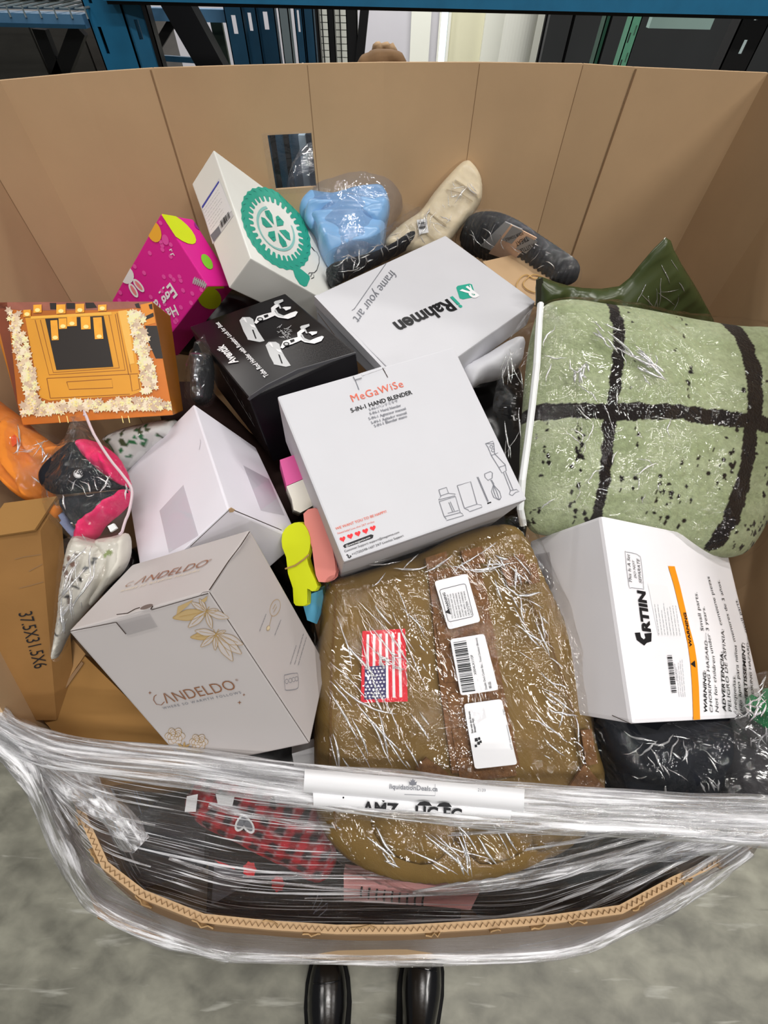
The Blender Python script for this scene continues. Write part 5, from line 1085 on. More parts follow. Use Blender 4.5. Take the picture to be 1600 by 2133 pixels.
cushion('black_flap', NAVY, [(132, 1040), (180, 1030), (266, 1022), (240, 1050), (205, 1088), (186, 1106), (160, 1096), (138, 1070)], op2, 0.020, .8, pu, seg=0.004, amp=0.004, ascale=16, fold=.004, R=.016)
k = Ink(op2.off(.026)); k.blob(163, 987, 10, 9, PWHITE, .003); k.text('150', (156, 984), (171, 991), INK, bold=.03, lift=.0042); k.ring(163, 987, 8.6, 7.6, .8, INK, lift=.004); k.part('round_badge', pu)
k = Ink(op2.off(.025)); k.stroke([(150, 940), (138, 975), (142, 1000), (175, 1020)], 1.6, fabric('grey_stitch', (92, 94, 100)), .003); k.part('stitching', pu)
cushion('orange_flap', ORG, [(100, 1050), (120, 1045), (130, 1060), (118, 1082), (104, 1074)], op2, .012, .8, pu, seg=.006); cushion('blue_flap', fabric('faded_blue_cloth', (128, 138, 168)), [(124, 1072), (138, 1068), (150, 1092), (168, 1112), (160, 1126), (136, 1104)], op2.off(-.004), .014, .8, pu, seg=.006)
zb = bag(pu, [(158, 875), (176, 864), (190, 888), (225, 930), (262, 968), (277, 1010), (276, 1060), (262, 1098), (222, 1130), (170, 1140), (128, 1104), (104, 1060), (100, 1010), (120, 950), (152, 905)], op2, 0.034, CLEAR_F, seed=8, fold=.006, R=.03)
creases(zb, [(165, 890), (270, 1010), (250, 1100), (180, 1130), (110, 1030)], 12, 50, 40, (14, 50), .0009, 25, .25)
k = MB(); k.tube([op2.off(.034).hit(*q) for q in smooth_poly([(176, 866), (196, 905), (228, 955), (256, 990), (274, 1018), (272, 1050), (262, 1082), (240, 1100)], 4)[:-4]], .0019, mat('soft_zip', (206, 186, 192), .4, .4), 6); k.part('zip_track', zb)
k = Ink(op2.off(.034)); k.plate([(224, 1096), (236, 1090), (243, 1100), (230, 1108)], ZIP, .002, .004); k.part('zip_slider', zb)

# --- leaf print cloth, flower print cloth
lp = zplane((300, 900, 0.98), (360, 900, 0.98), (300, 1000, 0.92))
rs = random.Random(6); LV = np.array([(rs.uniform(230, 370), rs.uniform(865, 985), rs.uniform(3, 9), rs.uniform(2, 5), rs.uniform(0, 3)) for _ in range(70)])
GA, GB, WH_ = np.array(lin((44, 116, 70))[:3]), np.array(lin((70, 82, 52))[:3]), np.array(lin((222, 224, 222))[:3])
def leaf_paint(x, y, p):
    dx, dy = x - LV[:, 0], y - LV[:, 1]; c, s_ = np.cos(LV[:, 4]), np.sin(LV[:, 4]); h = ((dx * c + dy * s_) / LV[:, 2]) ** 2 + ((-dx * s_ + dy * c) / LV[:, 3]) ** 2 < 1
    if h.any(): return GA if int(np.argmax(h)) % 2 else GB
    return WH_
lt = [(225, 912), (262, 892), (310, 880), (364, 874), (372, 905), (335, 930), (300, 960), (268, 985), (262, 960), (245, 935)]
tt = thing('bagged_cloth', 'white cloth with green leaf print in clear plastic below the amber carton', 'cloth', mid(lt, lp))
cushion('leaf_cloth', fabric('leaf_print_cloth', (220, 222, 220), attr='weave'), lt, lp, 0.04, .8, tt, seg=.0035, amp=.006, ascale=20, fold=.008, fscale=18, paint=leaf_paint); bag(tt, lt, lp, .052, seed=2)
fp = zplane((200, 1150, 0.985), (270, 1140, 0.975), (110, 1380, 0.915))
fo = [(150, 1118), (205, 1125), (262, 1112), (272, 1150), (262, 1182), (228, 1215), (190, 1262), (152, 1310), (122, 1368), (108, 1362), (114, 1322), (120, 1280), (128, 1200)]
FV = np.array([(205, 1165, 5, 9, .5), (190, 1180, 4, 8, .9), (180, 1200, 8, 3, .4), (165, 1215, 14, 3, .2), (152, 1235, 9, 3, .1), (160, 1165, 14, 6, .9), (150, 1190, 20, 7, .8), (232, 1150, 6, 9, 1.2), (125, 1313, 9, 2.4, .1), (100, 1372, 6, 2.4, .1), (170, 1150, 6, 3, .3), (156, 1245, 4, 12, .2)])
FC = [np.array(lin(c)[:3]) for c in ((96, 98, 100), (104, 106, 110), (60, 56, 54), (56, 52, 52), (60, 56, 54), (128, 100, 88), (118, 96, 84), (140, 152, 104), (40, 36, 34), (40, 36, 34), (90, 82, 80), (120, 108, 100))]
def flower_paint(x, y, p):
    dx, dy = x - FV[:, 0], y - FV[:, 1]; c, s_ = np.cos(FV[:, 4]), np.sin(FV[:, 4]); h = ((dx * c + dy * s_) / FV[:, 2]) ** 2 + ((-dx * s_ + dy * c) / FV[:, 3]) ** 2 < 1
    return FC[int(np.argmax(h))] if h.any() else np.array(lin((208, 204, 194))[:3])
t_ = thing('bagged_cloth', 'long white cloth with grey flower print in clear plastic beside the kraft cartons', 'cloth', mid(fo, fp))
cushion('flower_cloth', fabric('flower_print_cloth', (210, 208, 198), attr='weave'), fo, fp, .018, .8, t_, seg=.003, amp=.007, ascale=18, R=.014, fold=.024, fscale=34, fdir=((210, 1140), (95, 1380)), paint=flower_paint)
cushion('cloth_fold', MATS['flower_print_cloth'], [(196, 1128), (232, 1118), (268, 1112), (274, 1150), (260, 1188), (226, 1222), (190, 1262), (186, 1240), (208, 1205), (214, 1165)], fp.off(.014), .014, .8, t_, seg=.003, amp=.005, ascale=24, R=.010, fold=.014, fscale=40, fdir=((230, 1140), (200, 1240)), paint=flower_paint)
gb = bag(t_, [(136, 1122), (205, 1118), (262, 1108), (276, 1150), (264, 1190), (232, 1225), (190, 1275), (152, 1325), (124, 1376), (104, 1368), (108, 1322), (114, 1270), (124, 1180)], fp, .036, CLEAR_F, seed=6, R=.02, fold=.01); creases(gb, [(140, 1130), (205, 1130), (190, 1240), (130, 1330), (112, 1300)], 22, 115, 14, (30, 110), .0010, 27, .08)

# --- clear bag with blue satin, near the far wall
bl = zplane((700, 400, 1.10), (800, 400, 1.10), (700, 560, 1.0))
bo = [(622, 452), (640, 425), (680, 406), (740, 400), (790, 398), (806, 412), (812, 440), (806, 470), (802, 500), (790, 525), (730, 545), (690, 560), (668, 530), (655, 490)]
SAT = mat('blue_satin', (122, 168, 214), 0.3, 0.5, vary=.05, vscale=6, sheen=.2)
t_ = thing('bagged_satin', 'light blue satin cloth in a big clear bag against the far wall', 'cloth', mid(bo, bl))
cushion('satin_cloth', SAT, bo, bl, .030, .8, t_, seg=.0045, amp=.014, ascale=9, R=.025, fold=.030, fscale=13, fdir=((640, 440), (760, 430)))
cushion('satin_fold', SAT, [(634, 456), (646, 428), (680, 410), (740, 402), (796, 400), (812, 424), (808, 452), (790, 474), (762, 470), (715, 458), (672, 462), (650, 476)], bl.off(.022), .020, .8, t_, seg=.0045, amp=.006, ascale=16, R=.018, fold=.020, fscale=24, fdir=((640, 450), (800, 430)), seed=4)
cushion('satin_fold', SAT, [(690, 492), (706, 474), (742, 466), (772, 484), (770, 510), (740, 528), (702, 532), (686, 514)], bl.off(.018), .022, .8, t_, seg=.0045, amp=.006, ascale=18, R=.016, fold=.018, fscale=26, seed=6)
bag(t_, [(612, 440), (598, 400), (610, 350), (640, 322), (690, 304), (730, 300), (775, 312), (815, 345), (838, 390), (838, 440), (815, 480), (790, 540), (700, 570), (660, 520)], bl.off(-.01), .075, film('hazy_bag', scale=9, strength=1, gloss=.04, milky=.12, milk_rgb=(150, 156, 176), rough=.1, dist=.02, cell=.2), seed=5, fold=.012)
cushion('bag_corner', film('blue_haze_bag', tint=(210, 214, 235), scale=8, strength=.5, gloss=.05, milky=.3, milk_rgb=(136, 138, 160), rough=.15), [(908, 372), (912, 345), (928, 330), (950, 340), (960, 365), (940, 385), (915, 392)], bl.off(-.02), .02, .8, t_, seg=.008, amp=.006)

# --- cream garment in clear plastic
cr = zplane((980, 360, 1.15), (1010, 420, 1.10), (840, 500, 1.03))
co = [(966, 336), (985, 345), (1001, 372), (1004, 410), (990, 440), (955, 480), (925, 515), (880, 530), (815, 528), (800, 505), (835, 468), (875, 440), (905, 400), (935, 365)]
CRM = fabric('cream_cloth', (214, 200, 172), vary=.04, vscale=10)
t_ = thing('bagged_garment', 'cream folded garment in clear plastic leaning on the far wall', 'clothing', mid(co, cr))
cushion('cream_cloth', CRM, co, cr, .026, .9, t_, seg=.0045, amp=.004, ascale=12, R=.02, fold=.008, fscale=22, fdir=((940, 370), (990, 400)))
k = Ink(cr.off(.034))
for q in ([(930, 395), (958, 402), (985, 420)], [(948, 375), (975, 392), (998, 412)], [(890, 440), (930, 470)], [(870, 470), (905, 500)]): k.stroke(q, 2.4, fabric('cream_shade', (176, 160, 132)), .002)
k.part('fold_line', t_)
k = Ink(cr.off(.036)); k.plate([(868, 458), (888, 455), (893, 484), (874, 488)], PAPER, .003, .001); k.barcode([(871, 462), (886, 460), (889, 476), (874, 478)], INK, 8, .0045); k.part('paper_tag', t_)
gb = bag(t_, [(966, 330), (990, 340), (1006, 372), (1008, 412), (994, 446), (955, 490), (925, 522), (880, 535), (812, 534), (795, 505), (832, 462), (840, 425), (875, 432), (900, 395), (930, 360)], cr, .042, CLEAR_F, seed=9); creases(gb, [(960, 350), (1000, 400), (900, 510), (820, 510), (890, 430)], 22, 110, 40, (12, 45), .0011, 23, .3)

# --- black garment in crackly plastic under the satin
bg = zplane((700, 560, 1.02), (860, 480, 1.045), (720, 600, 0.99))
b0 = [(680, 560), (720, 545), (780, 528), (830, 500), (866, 464), (870, 490), (862, 512), (800, 545), (740, 575), (700, 592), (688, 596)]
t_ = thing('bagged_garment', 'black garment in crackly clear plastic under the blue satin', 'clothing', mid(b0, bg))
cushion('black_cloth', NAVY, b0, bg, .03, .9, t_, seg=.006, amp=.006, ascale=14, fold=.006); gb = bag(t_, [(672, 548), (700, 520), (760, 505), (800, 480), (850, 446), (874, 455), (876, 495), (862, 520), (800, 552), (735, 585), (692, 604)], bg, .045, CLEAR_F, seed=11, fold=.012); creases(gb, [(690, 545), (860, 465), (865, 500), (700, 590)], 26, 110, 40, (14, 50), .0013, 22, .3)

# --- dark ribbed towel with paper band in plastic
tw = zplane((980, 460, 1.07), (1180, 560, 1.03), (1020, 530, 1.0))
to = [(966, 470), (985, 446), (1030, 444), (1075, 462), (1120, 492), (1165, 522), (1200, 548), (1206, 572), (1192, 590), (1150, 586), (1100, 565), (1040, 545), (985, 525), (962, 498)]
TWL = fabric('charcoal_rib', (60, 61, 64), vary=.2, vscale=8)
t_ = thing('towel_roll', 'charcoal ribbed towel with a grey and peach paper band in plastic', 'towel', mid(to, tw))
u_ = tw.hit(1180, 560) - tw.hit(980, 460); u_ /= np.linalg.norm(u_)
cushion('ribbed_towel', TWL, to, tw, .035, .9, t_, seg=.0035, amp=.002, extra=lambda p: .0036 * math.sin((p @ u_) * 520))
k = Ink(tw.off(.036)); GB_ = mat('grey_band', (150, 150, 150), .5, .3); PE = mat('peach_band', (228, 190, 160), .5, .3)
k.plate([(1052, 462), (1088, 478), (1040, 530), (1000, 512)], mat('silver_band', (176, 178, 180), .4, .4), .002, .002); k.plate([(1064, 468), (1118, 496), (1066, 545), (1018, 528)], PE, .003, .002)
k.plate([(1068, 470), (1090, 481), (1066, 508), (1046, 500)], GB_, .0038); k.plate([(1096, 492), (1120, 504), (1096, 528), (1074, 518)], GB_, .0038)
k.text('FOUR TOWELS', (1088, 483), (1052, 497), INK, lift=.0048, tall=1.3); k.text('TREAT', (1098, 492), (1072, 505), INK, lift=.0048, tall=1.2); k.text('A LITTLE', (1112, 506), (1082, 520), INK, lift=.0048, tall=1.2); k.part('paper_band', t_)
gb = bag(t_, [(960, 468), (980, 438), (1032, 436), (1080, 456), (1126, 486), (1172, 516), (1206, 546), (1212, 575), (1195, 598), (1150, 592), (1096, 572), (1036, 552), (980, 532), (955, 500)], tw, .046, CLEAR_F, seed=12, fold=.004); creases(gb, [(970, 460), (1060, 460), (1200, 570), (1120, 560), (980, 510)], 22, 60, 30, (10, 40), .001, 24, .3)
# kraft card with string
kp = zplane((1030, 540, 1.035), (1110, 525, 1.04), (1110, 620, 0.99)); k = Ink(kp); k.plate([(1005, 545), (1112, 521), (1150, 580), (1122, 640), (1060, 600)], KRAFT, .002, .004)
t_ = thing('kraft_card', 'kraft card with a loop of thin string beside the olive bag', 'card', mid([(1080, 560)], kp)); k.part('card', t_)
k = MB(); k.tube([kp.hit(*p, .006) for p in smooth_poly([(1082, 620), (1076, 596), (1085, 578), (1098, 572), (1112, 580), (1130, 578), (1110, 572), (1090, 590), (1100, 604), (1118, 612)], 3)[:-3]], .0014, mat('string', (196, 160, 104), .8, .1), 5); k.part('string', t_)

# --- olive mailer
ov = zplane((1130, 600, 1.05), (1390, 510, 1.13), (1300, 650, 1.0)); OLV = mat('olive_plastic', (62, 72, 40), .28, .5, vary=.12, vscale=7)
vo = [(1118, 582), (1130, 577), (1160, 588), (1215, 600), (1290, 596), (1330, 555), (1386, 494), (1404, 520), (1420, 550), (1442, 585), (1470, 635), (1490, 690), (1400, 680), (1250, 660), (1130, 650), (1116, 620)]
t_ = thing('olive_mailer', 'crumpled olive green plastic mailer sticking up behind the green pillow', 'plastic bag', mid(vo, ov))
ml = cushion('mailer', OLV, vo, ov, .010, .8, t_, seg=.005, amp=.008, ascale=10, fold=.016, fscale=13, R=.03, fdir=((1290, 620), (1400, 520)), smooth=2)
creases(ml, [(1340, 570), (1390, 510), (1440, 600), (1400, 650), (1320, 640)], 12, 60, 25, (20, 70), .0008, 31, .12)
k = Ink(ov.off(.008)); k.plate([(1117, 583), (1131, 578), (1136, 640), (1118, 640)], mat('mailer_seal', (50, 50, 40), .35, .5), .004, .002); k.part('seal_strip', t_)
# --- white tissue under the frame carton
ti = zplane((980, 780, .93), (1080, 720, .96), (1020, 830, .9)); cushion('tissue_bundle', mat('white_tissue', (224, 224, 230), .6, .3), [(960, 770), (1010, 740), (1070, 705), (1092, 720), (1080, 765), (1040, 790), (1000, 800), (975, 812)], ti, .03, .8, seg=.007, amp=.008, fold=.014, fscale=14, label='white tissue bundle under the right corner of the frame carton', cat='tissue')
# --- silver foil roll in clear bag, left of the black carton
sf = zplane((410, 740, 1.02), (445, 740, 1.02), (415, 840, .96))
so = [(398, 745), (415, 735), (440, 742), (446, 780), (440, 830), (420, 845), (402, 835), (400, 790)]
t_ = thing('foil_roll', 'shiny black foil roll in a clear bag between amber and black cartons', 'packet', mid(so, sf))
cushion('foil', mat('crinkled_foil', (120, 122, 126), .15, .8, metal=.85), so, sf, .028, .9, t_, seg=.005, amp=.008, ascale=40, fold=.012, fscale=30); bag(t_, [(424, 700), (432, 712), (448, 745), (452, 790), (446, 838), (420, 852), (394, 842), (390, 790), (396, 750)], sf, .04, CLEAR_F, seed=14)

# --- craft foam shapes and small pink carton between the white cartons
fz = zplane((620, 1100, .96), (660, 1100, .96), (630, 1260, .885)); 
def foam(name, label, o, col, pl_, th=.02, band=None):
    k = Ink(pl_); k.plate(o, mat(name.replace(' ', '_') + '_' + str(col[0]) + str(col[2]), col, .6, .3), .0, th); return k
t_ = thing('foam_animal', 'lime yellow foam animal cut-out tied with a rubber band', 'craft foam', mid([(620, 1180)], fz))
YO = smooth_poly([(588, 1112), (602, 1094), (622, 1088), (636, 1096), (646, 1120), (645, 1145), (640, 1165), (648, 1190), (662, 1222), (650, 1232), (640, 1226), (640, 1258), (622, 1262), (612, 1256), (610, 1225), (600, 1195), (596, 1160), (588, 1140)], 2)
for i in range(3):
    k = Ink(fz.off(-.010 * i)); k.plate([(x + i * 3, y) for x, y in YO], mat('lime_foam_%d' % i, ((206, 214, 10), (188, 198, 14), (206, 214, 10))[i], .55, .3), 0, .0095); k.part('foam_sheet', t_)
k = MB(); k.tube([fz.hit(*p, .002) for p in ((594, 1185), (615, 1178), (632, 1166), (644, 1155))], .0014, mat('rubber_band', (176, 140, 84), .5, .3), 6); k.part('rubber_band', t_)
t_ = thing('foam_animal', 'salmon pink foam animal cut-out behind the lime yellow one', 'craft foam', mid([(665, 1150)], fz))
for i in range(3):
    k = Ink(fz.off(-.004 - .010 * i)); k.plate([(x + 3 * i, y) for x, y in smooth_poly([(632, 1070), (655, 1058), (672, 1070), (680, 1100), (692, 1140), (700, 1190), (690, 1208), (664, 1212), (655, 1180), (650, 1140), (640, 1110)], 2)], mat('salmon_foam_%d' % i, ((226, 138, 128), (206, 120, 112), (226, 138, 128))[i], .6, .3), 0, .0095); k.part('foam_sheet', t_)
t_ = thing('foam_animal', 'sky blue foam piece below the lime yellow foam animal', 'craft foam', mid([(650, 1260)], fz)); k = Ink(fz.off(-.03)); k.plate([(632, 1262), (640, 1240), (672, 1228), (676, 1260), (660, 1300), (640, 1292)], mat('sky_foam', (92, 170, 206), .6, .3), 0, .03); k.part('foam_sheet', t_)
pkp = zplane((600, 960, .98), (650, 945, .98), (640, 1030, .945))
t_ = thing('small_carton', 'small pink and white carton tucked against the hand blender carton', 'box', mid([(620, 1000)], pkp))
k = Ink(pkp); k.plate([(583, 958), (640, 938), (660, 985), (597, 1012)], mat('candy_pink_board', (226, 92, 160), .5, .3), 0, .08); k.part('carton_top', t_)
k = Ink(pkp); k.plate([(597, 1013), (660, 986), (676, 1030), (654, 1052), (626, 1068), (612, 1062), (608, 1040)], mat('ivory_board', (232, 228, 216), .5, .3), -.0006, .079); k.part('carton_body', t_)

# --- kraft cartons at the front left
lk = Plane(at(0, 1112, z=1.025), at(84, 1100, z=1.015), at(88, 1400, z=.86))
t_ = thing('long_carton', 'tall crumpled kraft carton with printed measurements at the left wall', 'box', (-0.52, 0.2, .5))
LK = mat('crumpled_kraft', (144, 106, 62), .85, .15, vary=.08, vscale=12, bump=.3, bscale=60)
A, B_, C_, D_ = lk.hit(-34, 1118), lk.hit(84, 1104), lk.hit(118, 1500), lk.hit(14, 1500)
dp = np.array([0.012, 0.045, 0.01])
part('carton_body', *hexa([A, A + dp, D_, D_ + dp, B_, B_ + dp, C_, C_ + dp]), LK, t_)
tk = np.array([0, 0, .004]); q = [A - dp * .1 + tk, B_ - dp * .1 + tk * 2, B_ + dp + tk * 2, A + dp + tk]
part('top_flap', q + [v - np.array([0, 0, .003]) for v in q], [(0, 1, 2, 3), (7, 6, 5, 4), (0, 4, 5, 1), (1, 5, 6, 2), (2, 6, 7, 3), (3, 7, 4, 0)], KRAFT_Y, t_)
k = Ink(lk); k.text('37.5X31.5X6', (38, 1278), (72, 1394), INK, bold=.0, tall=1.3)
for q in ([(40, 1225), (62, 1220), (90, 1212)], [(30, 1165), (50, 1160), (85, 1155)], [(60, 1190), (88, 1175)]): k.stroke(q, 1.4, KRAFT_D, .001)
k.part('printed_lettering', t_)
# open kraft carton below the candle carton
kb = zplane((120, 1480, .80), (200, 1360, .835), (320, 1560, .765)); c_ = np.array([.03, .0, -.2])
P_ = [kb.hit(*q) for q in ((84, 1494), (172, 1362), (420, 1606), (215, 1640))]
t_ = thing('kraft_carton', 'plain kraft carton with a slotted flap under the pearl white carton', 'box', (-0.36, 0.06, .58))
part('carton_body', *hexa([P_[0], P_[0] + c_, P_[3], P_[3] + c_, P_[1], P_[1] + c_, P_[2], P_[2] + c_]), KRAFT_Y, t_)
k = Ink(kb); k.plate([(40, 1488), (70, 1452), (120, 1390), (152, 1332), (178, 1362), (132, 1430), (84, 1496), (50, 1500)], mat('kraft_flap', (158, 122, 80), .85, .15), .003, .003); k.part('carton_flap', t_)
k = Ink(kb); k.plate([(132, 1428), (170, 1378), (174, 1382), (137, 1434)], KRAFT_D, .0035, .001); k.part('flap_slot', t_)

# --- things lower down in the dark: fabric, and black fillers added to darken the gaps
DKF = fabric('dark_brown_cloth', (52, 38, 36), vary=.3, vscale=10); BKF = mat('black_gap_fill', (12, 12, 14), .3, .4, vary=.2, vscale=8)
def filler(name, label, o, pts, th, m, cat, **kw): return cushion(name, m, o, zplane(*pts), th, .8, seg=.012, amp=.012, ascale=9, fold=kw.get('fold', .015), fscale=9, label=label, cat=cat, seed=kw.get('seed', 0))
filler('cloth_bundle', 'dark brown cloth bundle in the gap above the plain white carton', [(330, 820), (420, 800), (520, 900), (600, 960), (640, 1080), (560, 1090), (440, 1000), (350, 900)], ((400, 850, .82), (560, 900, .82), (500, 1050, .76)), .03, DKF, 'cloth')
filler('polybag', 'black filler added to darken the gap between the frame carton and the pillow', [(930, 760), (1040, 740), (1090, 800), (1090, 1050), (1040, 1100), (960, 1000)], ((980, 800, .84), (1060, 800, .84), (1020, 1000, .74)), .03, BKF, 'plastic bag', seed=3)
filler('polybag', 'black filler added to darken the gap at the far wall below the toy and egg cartons', [(330, 640), (480, 600), (640, 640), (660, 700), (430, 740), (340, 720)], ((400, 650, .93), (600, 640, .93), (420, 720, .86)), .03, BKF, 'plastic bag', seed=4)
filler('polybag', 'black filler added far down to darken the gap below the hand blender carton', [(520, 960), (700, 900), (1000, 900), (1100, 1080), (1000, 1240), (700, 1260), (560, 1180)], ((600, 1000, .74), (1000, 1000, .74), (700, 1220, .70)), .03, BKF, 'plastic bag', seed=8)
filler('polybag', 'black filler added far down to darken the gap below the pearl white carton', [(240, 1180), (420, 1100), (620, 1200), (680, 1500), (620, 1640), (400, 1640), (260, 1400)], ((300, 1200, .66), (640, 1300, .66), (400, 1600, .62)), .03, BKF, 'plastic bag', seed=9)
filler('polybag', 'black filler added to darken the gap under the orange garment at the left wall', [(-10, 960), (60, 1030), (150, 1110), (260, 1130), (300, 1200), (200, 1240), (90, 1140), (-10, 1090)], ((20, 1000, .88), (200, 1120, .86), (150, 1200, .8)), .02, BKF, 'plastic bag', seed=5)
fl_o = [(1240, 1490), (1330, 1508), (1420, 1500), (1500, 1490), (1560, 1530), (1560, 1640), (1500, 1700), (1360, 1700), (1280, 1680)]
b2 = zplane((1280, 1520, .80), (1500, 1520, .78), (1380, 1660, .72)); t_ = thing('garment_bag', 'black garment in shiny clear plastic under the warning-stripe carton', 'clothing', mid(fl_o, b2))
cushion('black_cloth', NAVY, fl_o, b2, .03, .9, t_, seg=.008, amp=.014, ascale=12, fold=.016, R=.04); gb = bag(t_, fl_o, b2, .044, CLEAR, seed=17, fold=.02, amp=.008, R=.04, fscale=20)
creases(gb, [(1280, 1520), (1500, 1520), (1500, 1650), (1320, 1660)], 26, 60, 40, (20, 80), .0013, 21, .25)
g2 = zplane((1500, 1500, .80), (1600, 1480, .80), (1540, 1660, .74))
cushion('grey_bag', film('grey_bag', tint=(180, 180, 184), scale=10, strength=.7, gloss=.06, milky=.35, milk_rgb=(92, 90, 92), rough=.12), [(1490, 1560), (1515, 1505), (1560, 1480), (1600, 1480), (1640, 1560), (1620, 1680), (1540, 1690), (1480, 1680), (1478, 1610)], g2, .05, .8, seg=.01, amp=.01, fold=.012, label='smoky grey plastic bag at the front right corner', cat='plastic bag')
g3 = zplane((1560, 1450, .83), (1620, 1450, .83), (1580, 1530, .80)); go = [(1556, 1470), (1566, 1446), (1584, 1456), (1604, 1432), (1626, 1444), (1660, 1436), (1664, 1536), (1622, 1522), (1600, 1538), (1584, 1514), (1566, 1516), (1570, 1490)]
t_ = thing('green_bauble', 'shiny green parcel in a crinkled clear bag at the right edge', 'parcel', mid(go, g3)); cushion('green_foil', mat('green_foil', (18, 112, 58), .25, .6), go, g3, .016, .9, t_, seg=.005, amp=.012, ascale=30, fold=.016, fscale=24, R=.010, smooth=1)
gb = bag(t_, [(1510, 1480), (1545, 1430), (1580, 1400), (1610, 1390), (1650, 1430), (1650, 1560), (1600, 1600), (1545, 1560)], g3, .036, CLEAR_F, seed=19, fold=.02, fscale=24, R=.03); creases(gb, [(1520, 1480), (1598, 1400), (1598, 1580), (1550, 1550)], 26, 100, 45, (14, 60), .0012, 28, .25)
# white card corner beside the candle carton
k = Ink(zplane((620, 1570, .76), (650, 1560, .76), (640, 1600, .74))); k.plate([(608, 1570), (655, 1556), (672, 1620), (622, 1640)], PWHITE, 0, .02); t_ = k.mb.solo('white_packet', 'small white packet corner between the candle carton and the backpack', 'box')

# --- behind the film: dark cartons, red tartan parcel, pink notebook
def slab(name, label, cat, o, pts, th, m, extra=None):
    pl_ = zplane(*pts); t_ = thing(name, label, cat, mid(o, pl_) - pl_.n * th); k = Ink(pl_); k.plate(o, m, 0, th); k.part('body', t_); return t_, pl_
CHA = mat('charcoal_board', (62, 60, 66), .45, .4, vary=.1, vscale=5); BLB = mat('black_matte_board', (24, 23, 28), .4, .4, vary=.1, vscale=8)
slab('charcoal_carton', 'charcoal carton behind the stretch film at front left', 'box', [(238, 1742), (330, 1668), (430, 1690), (424, 1812), (300, 1850), (262, 1800)], ((250, 1750, .58), (420, 1700, .60), (400, 1840, .56)), .2, CHA)
t_, p_ = slab('black_carton', 'black carton with small red prints behind the stretch film', 'box', [(436, 1768), (620, 1838), (960, 1880), (960, 1925), (700, 1926), (430, 1900)], ((450, 1780, .62), (900, 1880, .6), (600, 1925, .58)), .2, BLB)
k = Ink(p_); z = ZC(380, 1580, 2.162); k.plate(z([(145, 455), (235, 490), (235, 500), (160, 470)]), RED, .001)
for x, y in ((303, 500), (430, 565)): k.blob(*z([(x, y)])[0], 15, 18, RED, .001, n=14, spike=.2)
k.plate(z([(145, 460), (330, 545), (130, 660)]), mat('painted_sheen', (92, 90, 96), .4, .4), .0008)  # grey triangle paints a sheen onto the black board
for q in ([(585, 680), (615, 605), (630, 640), (590, 700)], [(600, 690), (655, 650), (650, 680), (610, 715)]): k.stroke(z(q), 2, GREY_INK)
k.part('printed_mark', t_)
k = MB(); slab('black_carton', 'black carton below the backpack at the front right', 'box', [(940, 1850), (1130, 1830), (1330, 1780), (1420, 1810), (1300, 1880), (1000, 1912)], ((950, 1860, .62), (1300, 1800, .62), (1100, 1900, .58)), .2, BLB)
rp = zplane((400, 1640, .70), (640, 1660, .70), (500, 1800, .64)); DR = np.array(lin((176, 28, 44))[:3]); DB = np.array(lin((36, 24, 32))[:3]); WW = np.array(lin((150, 110, 114))[:3])
def tartan(x, y, p):
    u, v = (x * .9 + y * .4) / 34, (-x * .4 + y * .9) / 30; a, b_ = u % 1 < .5, v % 1 < .5
    if (u % 1 < .05) or (v % 1 < .05): return WW
    return DR * .55 if a != b_ else (DR if a else DB)
ro = [(392, 1650), (420, 1622), (500, 1618), (580, 1640), (640, 1652), (690, 1740), (700, 1800), (660, 1826), (580, 1790), (500, 1745), (430, 1712), (396, 1680)]
t_ = thing('tartan_bundle', 'red and black tartan cloth bundle behind the stretch film', 'cloth', mid(ro, rp)); cushion('tartan_cloth', fabric('tartan', (140, 30, 40), attr='weave', rough=.7), ro, rp, .035, .8, t_, seg=.004, amp=.008, ascale=14, fold=.008, paint=tartan)
k = Ink(rp.off(.036)); z = ZC(380, 1580, 2.162)
for x, y, r_ in ((265, 290, .9), (295, 300, -.2)): q = z([(x, y)])[0]; k.blob(q[0], q[1], 20, 11, PWHITE, .006, rot=1.2 + r_); k.blob(q[0], q[1], 15, 7, GREY_INK, .0065, rot=1.2 + r_)
for q in ([(20, 170), (70, 160), (60, 240), (10, 240)], [(150, 160), (235, 170), (225, 215), (160, 210)]): k.plate(z(q), PWHITE, .006)
k.part('white_print', t_)
pk = zplane((600, 1640, .74), (650, 1640, .74), (610, 1740, .68)); k = Ink(pk); k.plate([(568, 1650), (645, 1640), (652, 1660), (606, 1716), (580, 1690)], mat('pale_grey_card', (206, 206, 212), .5, .3), 0, .003); k.mb.solo('folded_card', 'pale pointed card behind the film beside the backpack', 'card')
t_, p_ = slab('notebook', 'pink spiral notebook below the backpack behind the stretch film', 'notebook', [(716, 1818), (780, 1828), (940, 1850), (1000, 1856), (980, 1896), (930, 1890), (716, 1876)], ((720, 1825, .645), (940, 1855, .645), (800, 1885, .63)), .02, mat('blush_cover', (232, 166, 164), .5, .3))
for i in range(9):
    x = 752 + i * 16; y = 1858 + i * 2.4; k = MB(); k.tube([p_.hit(x, y + 10, .001), p_.hit(x, y, .007), p_.hit(x + 2, y - 10, .001)], .0016, INK, 6); k.part('spiral_ring', t_)

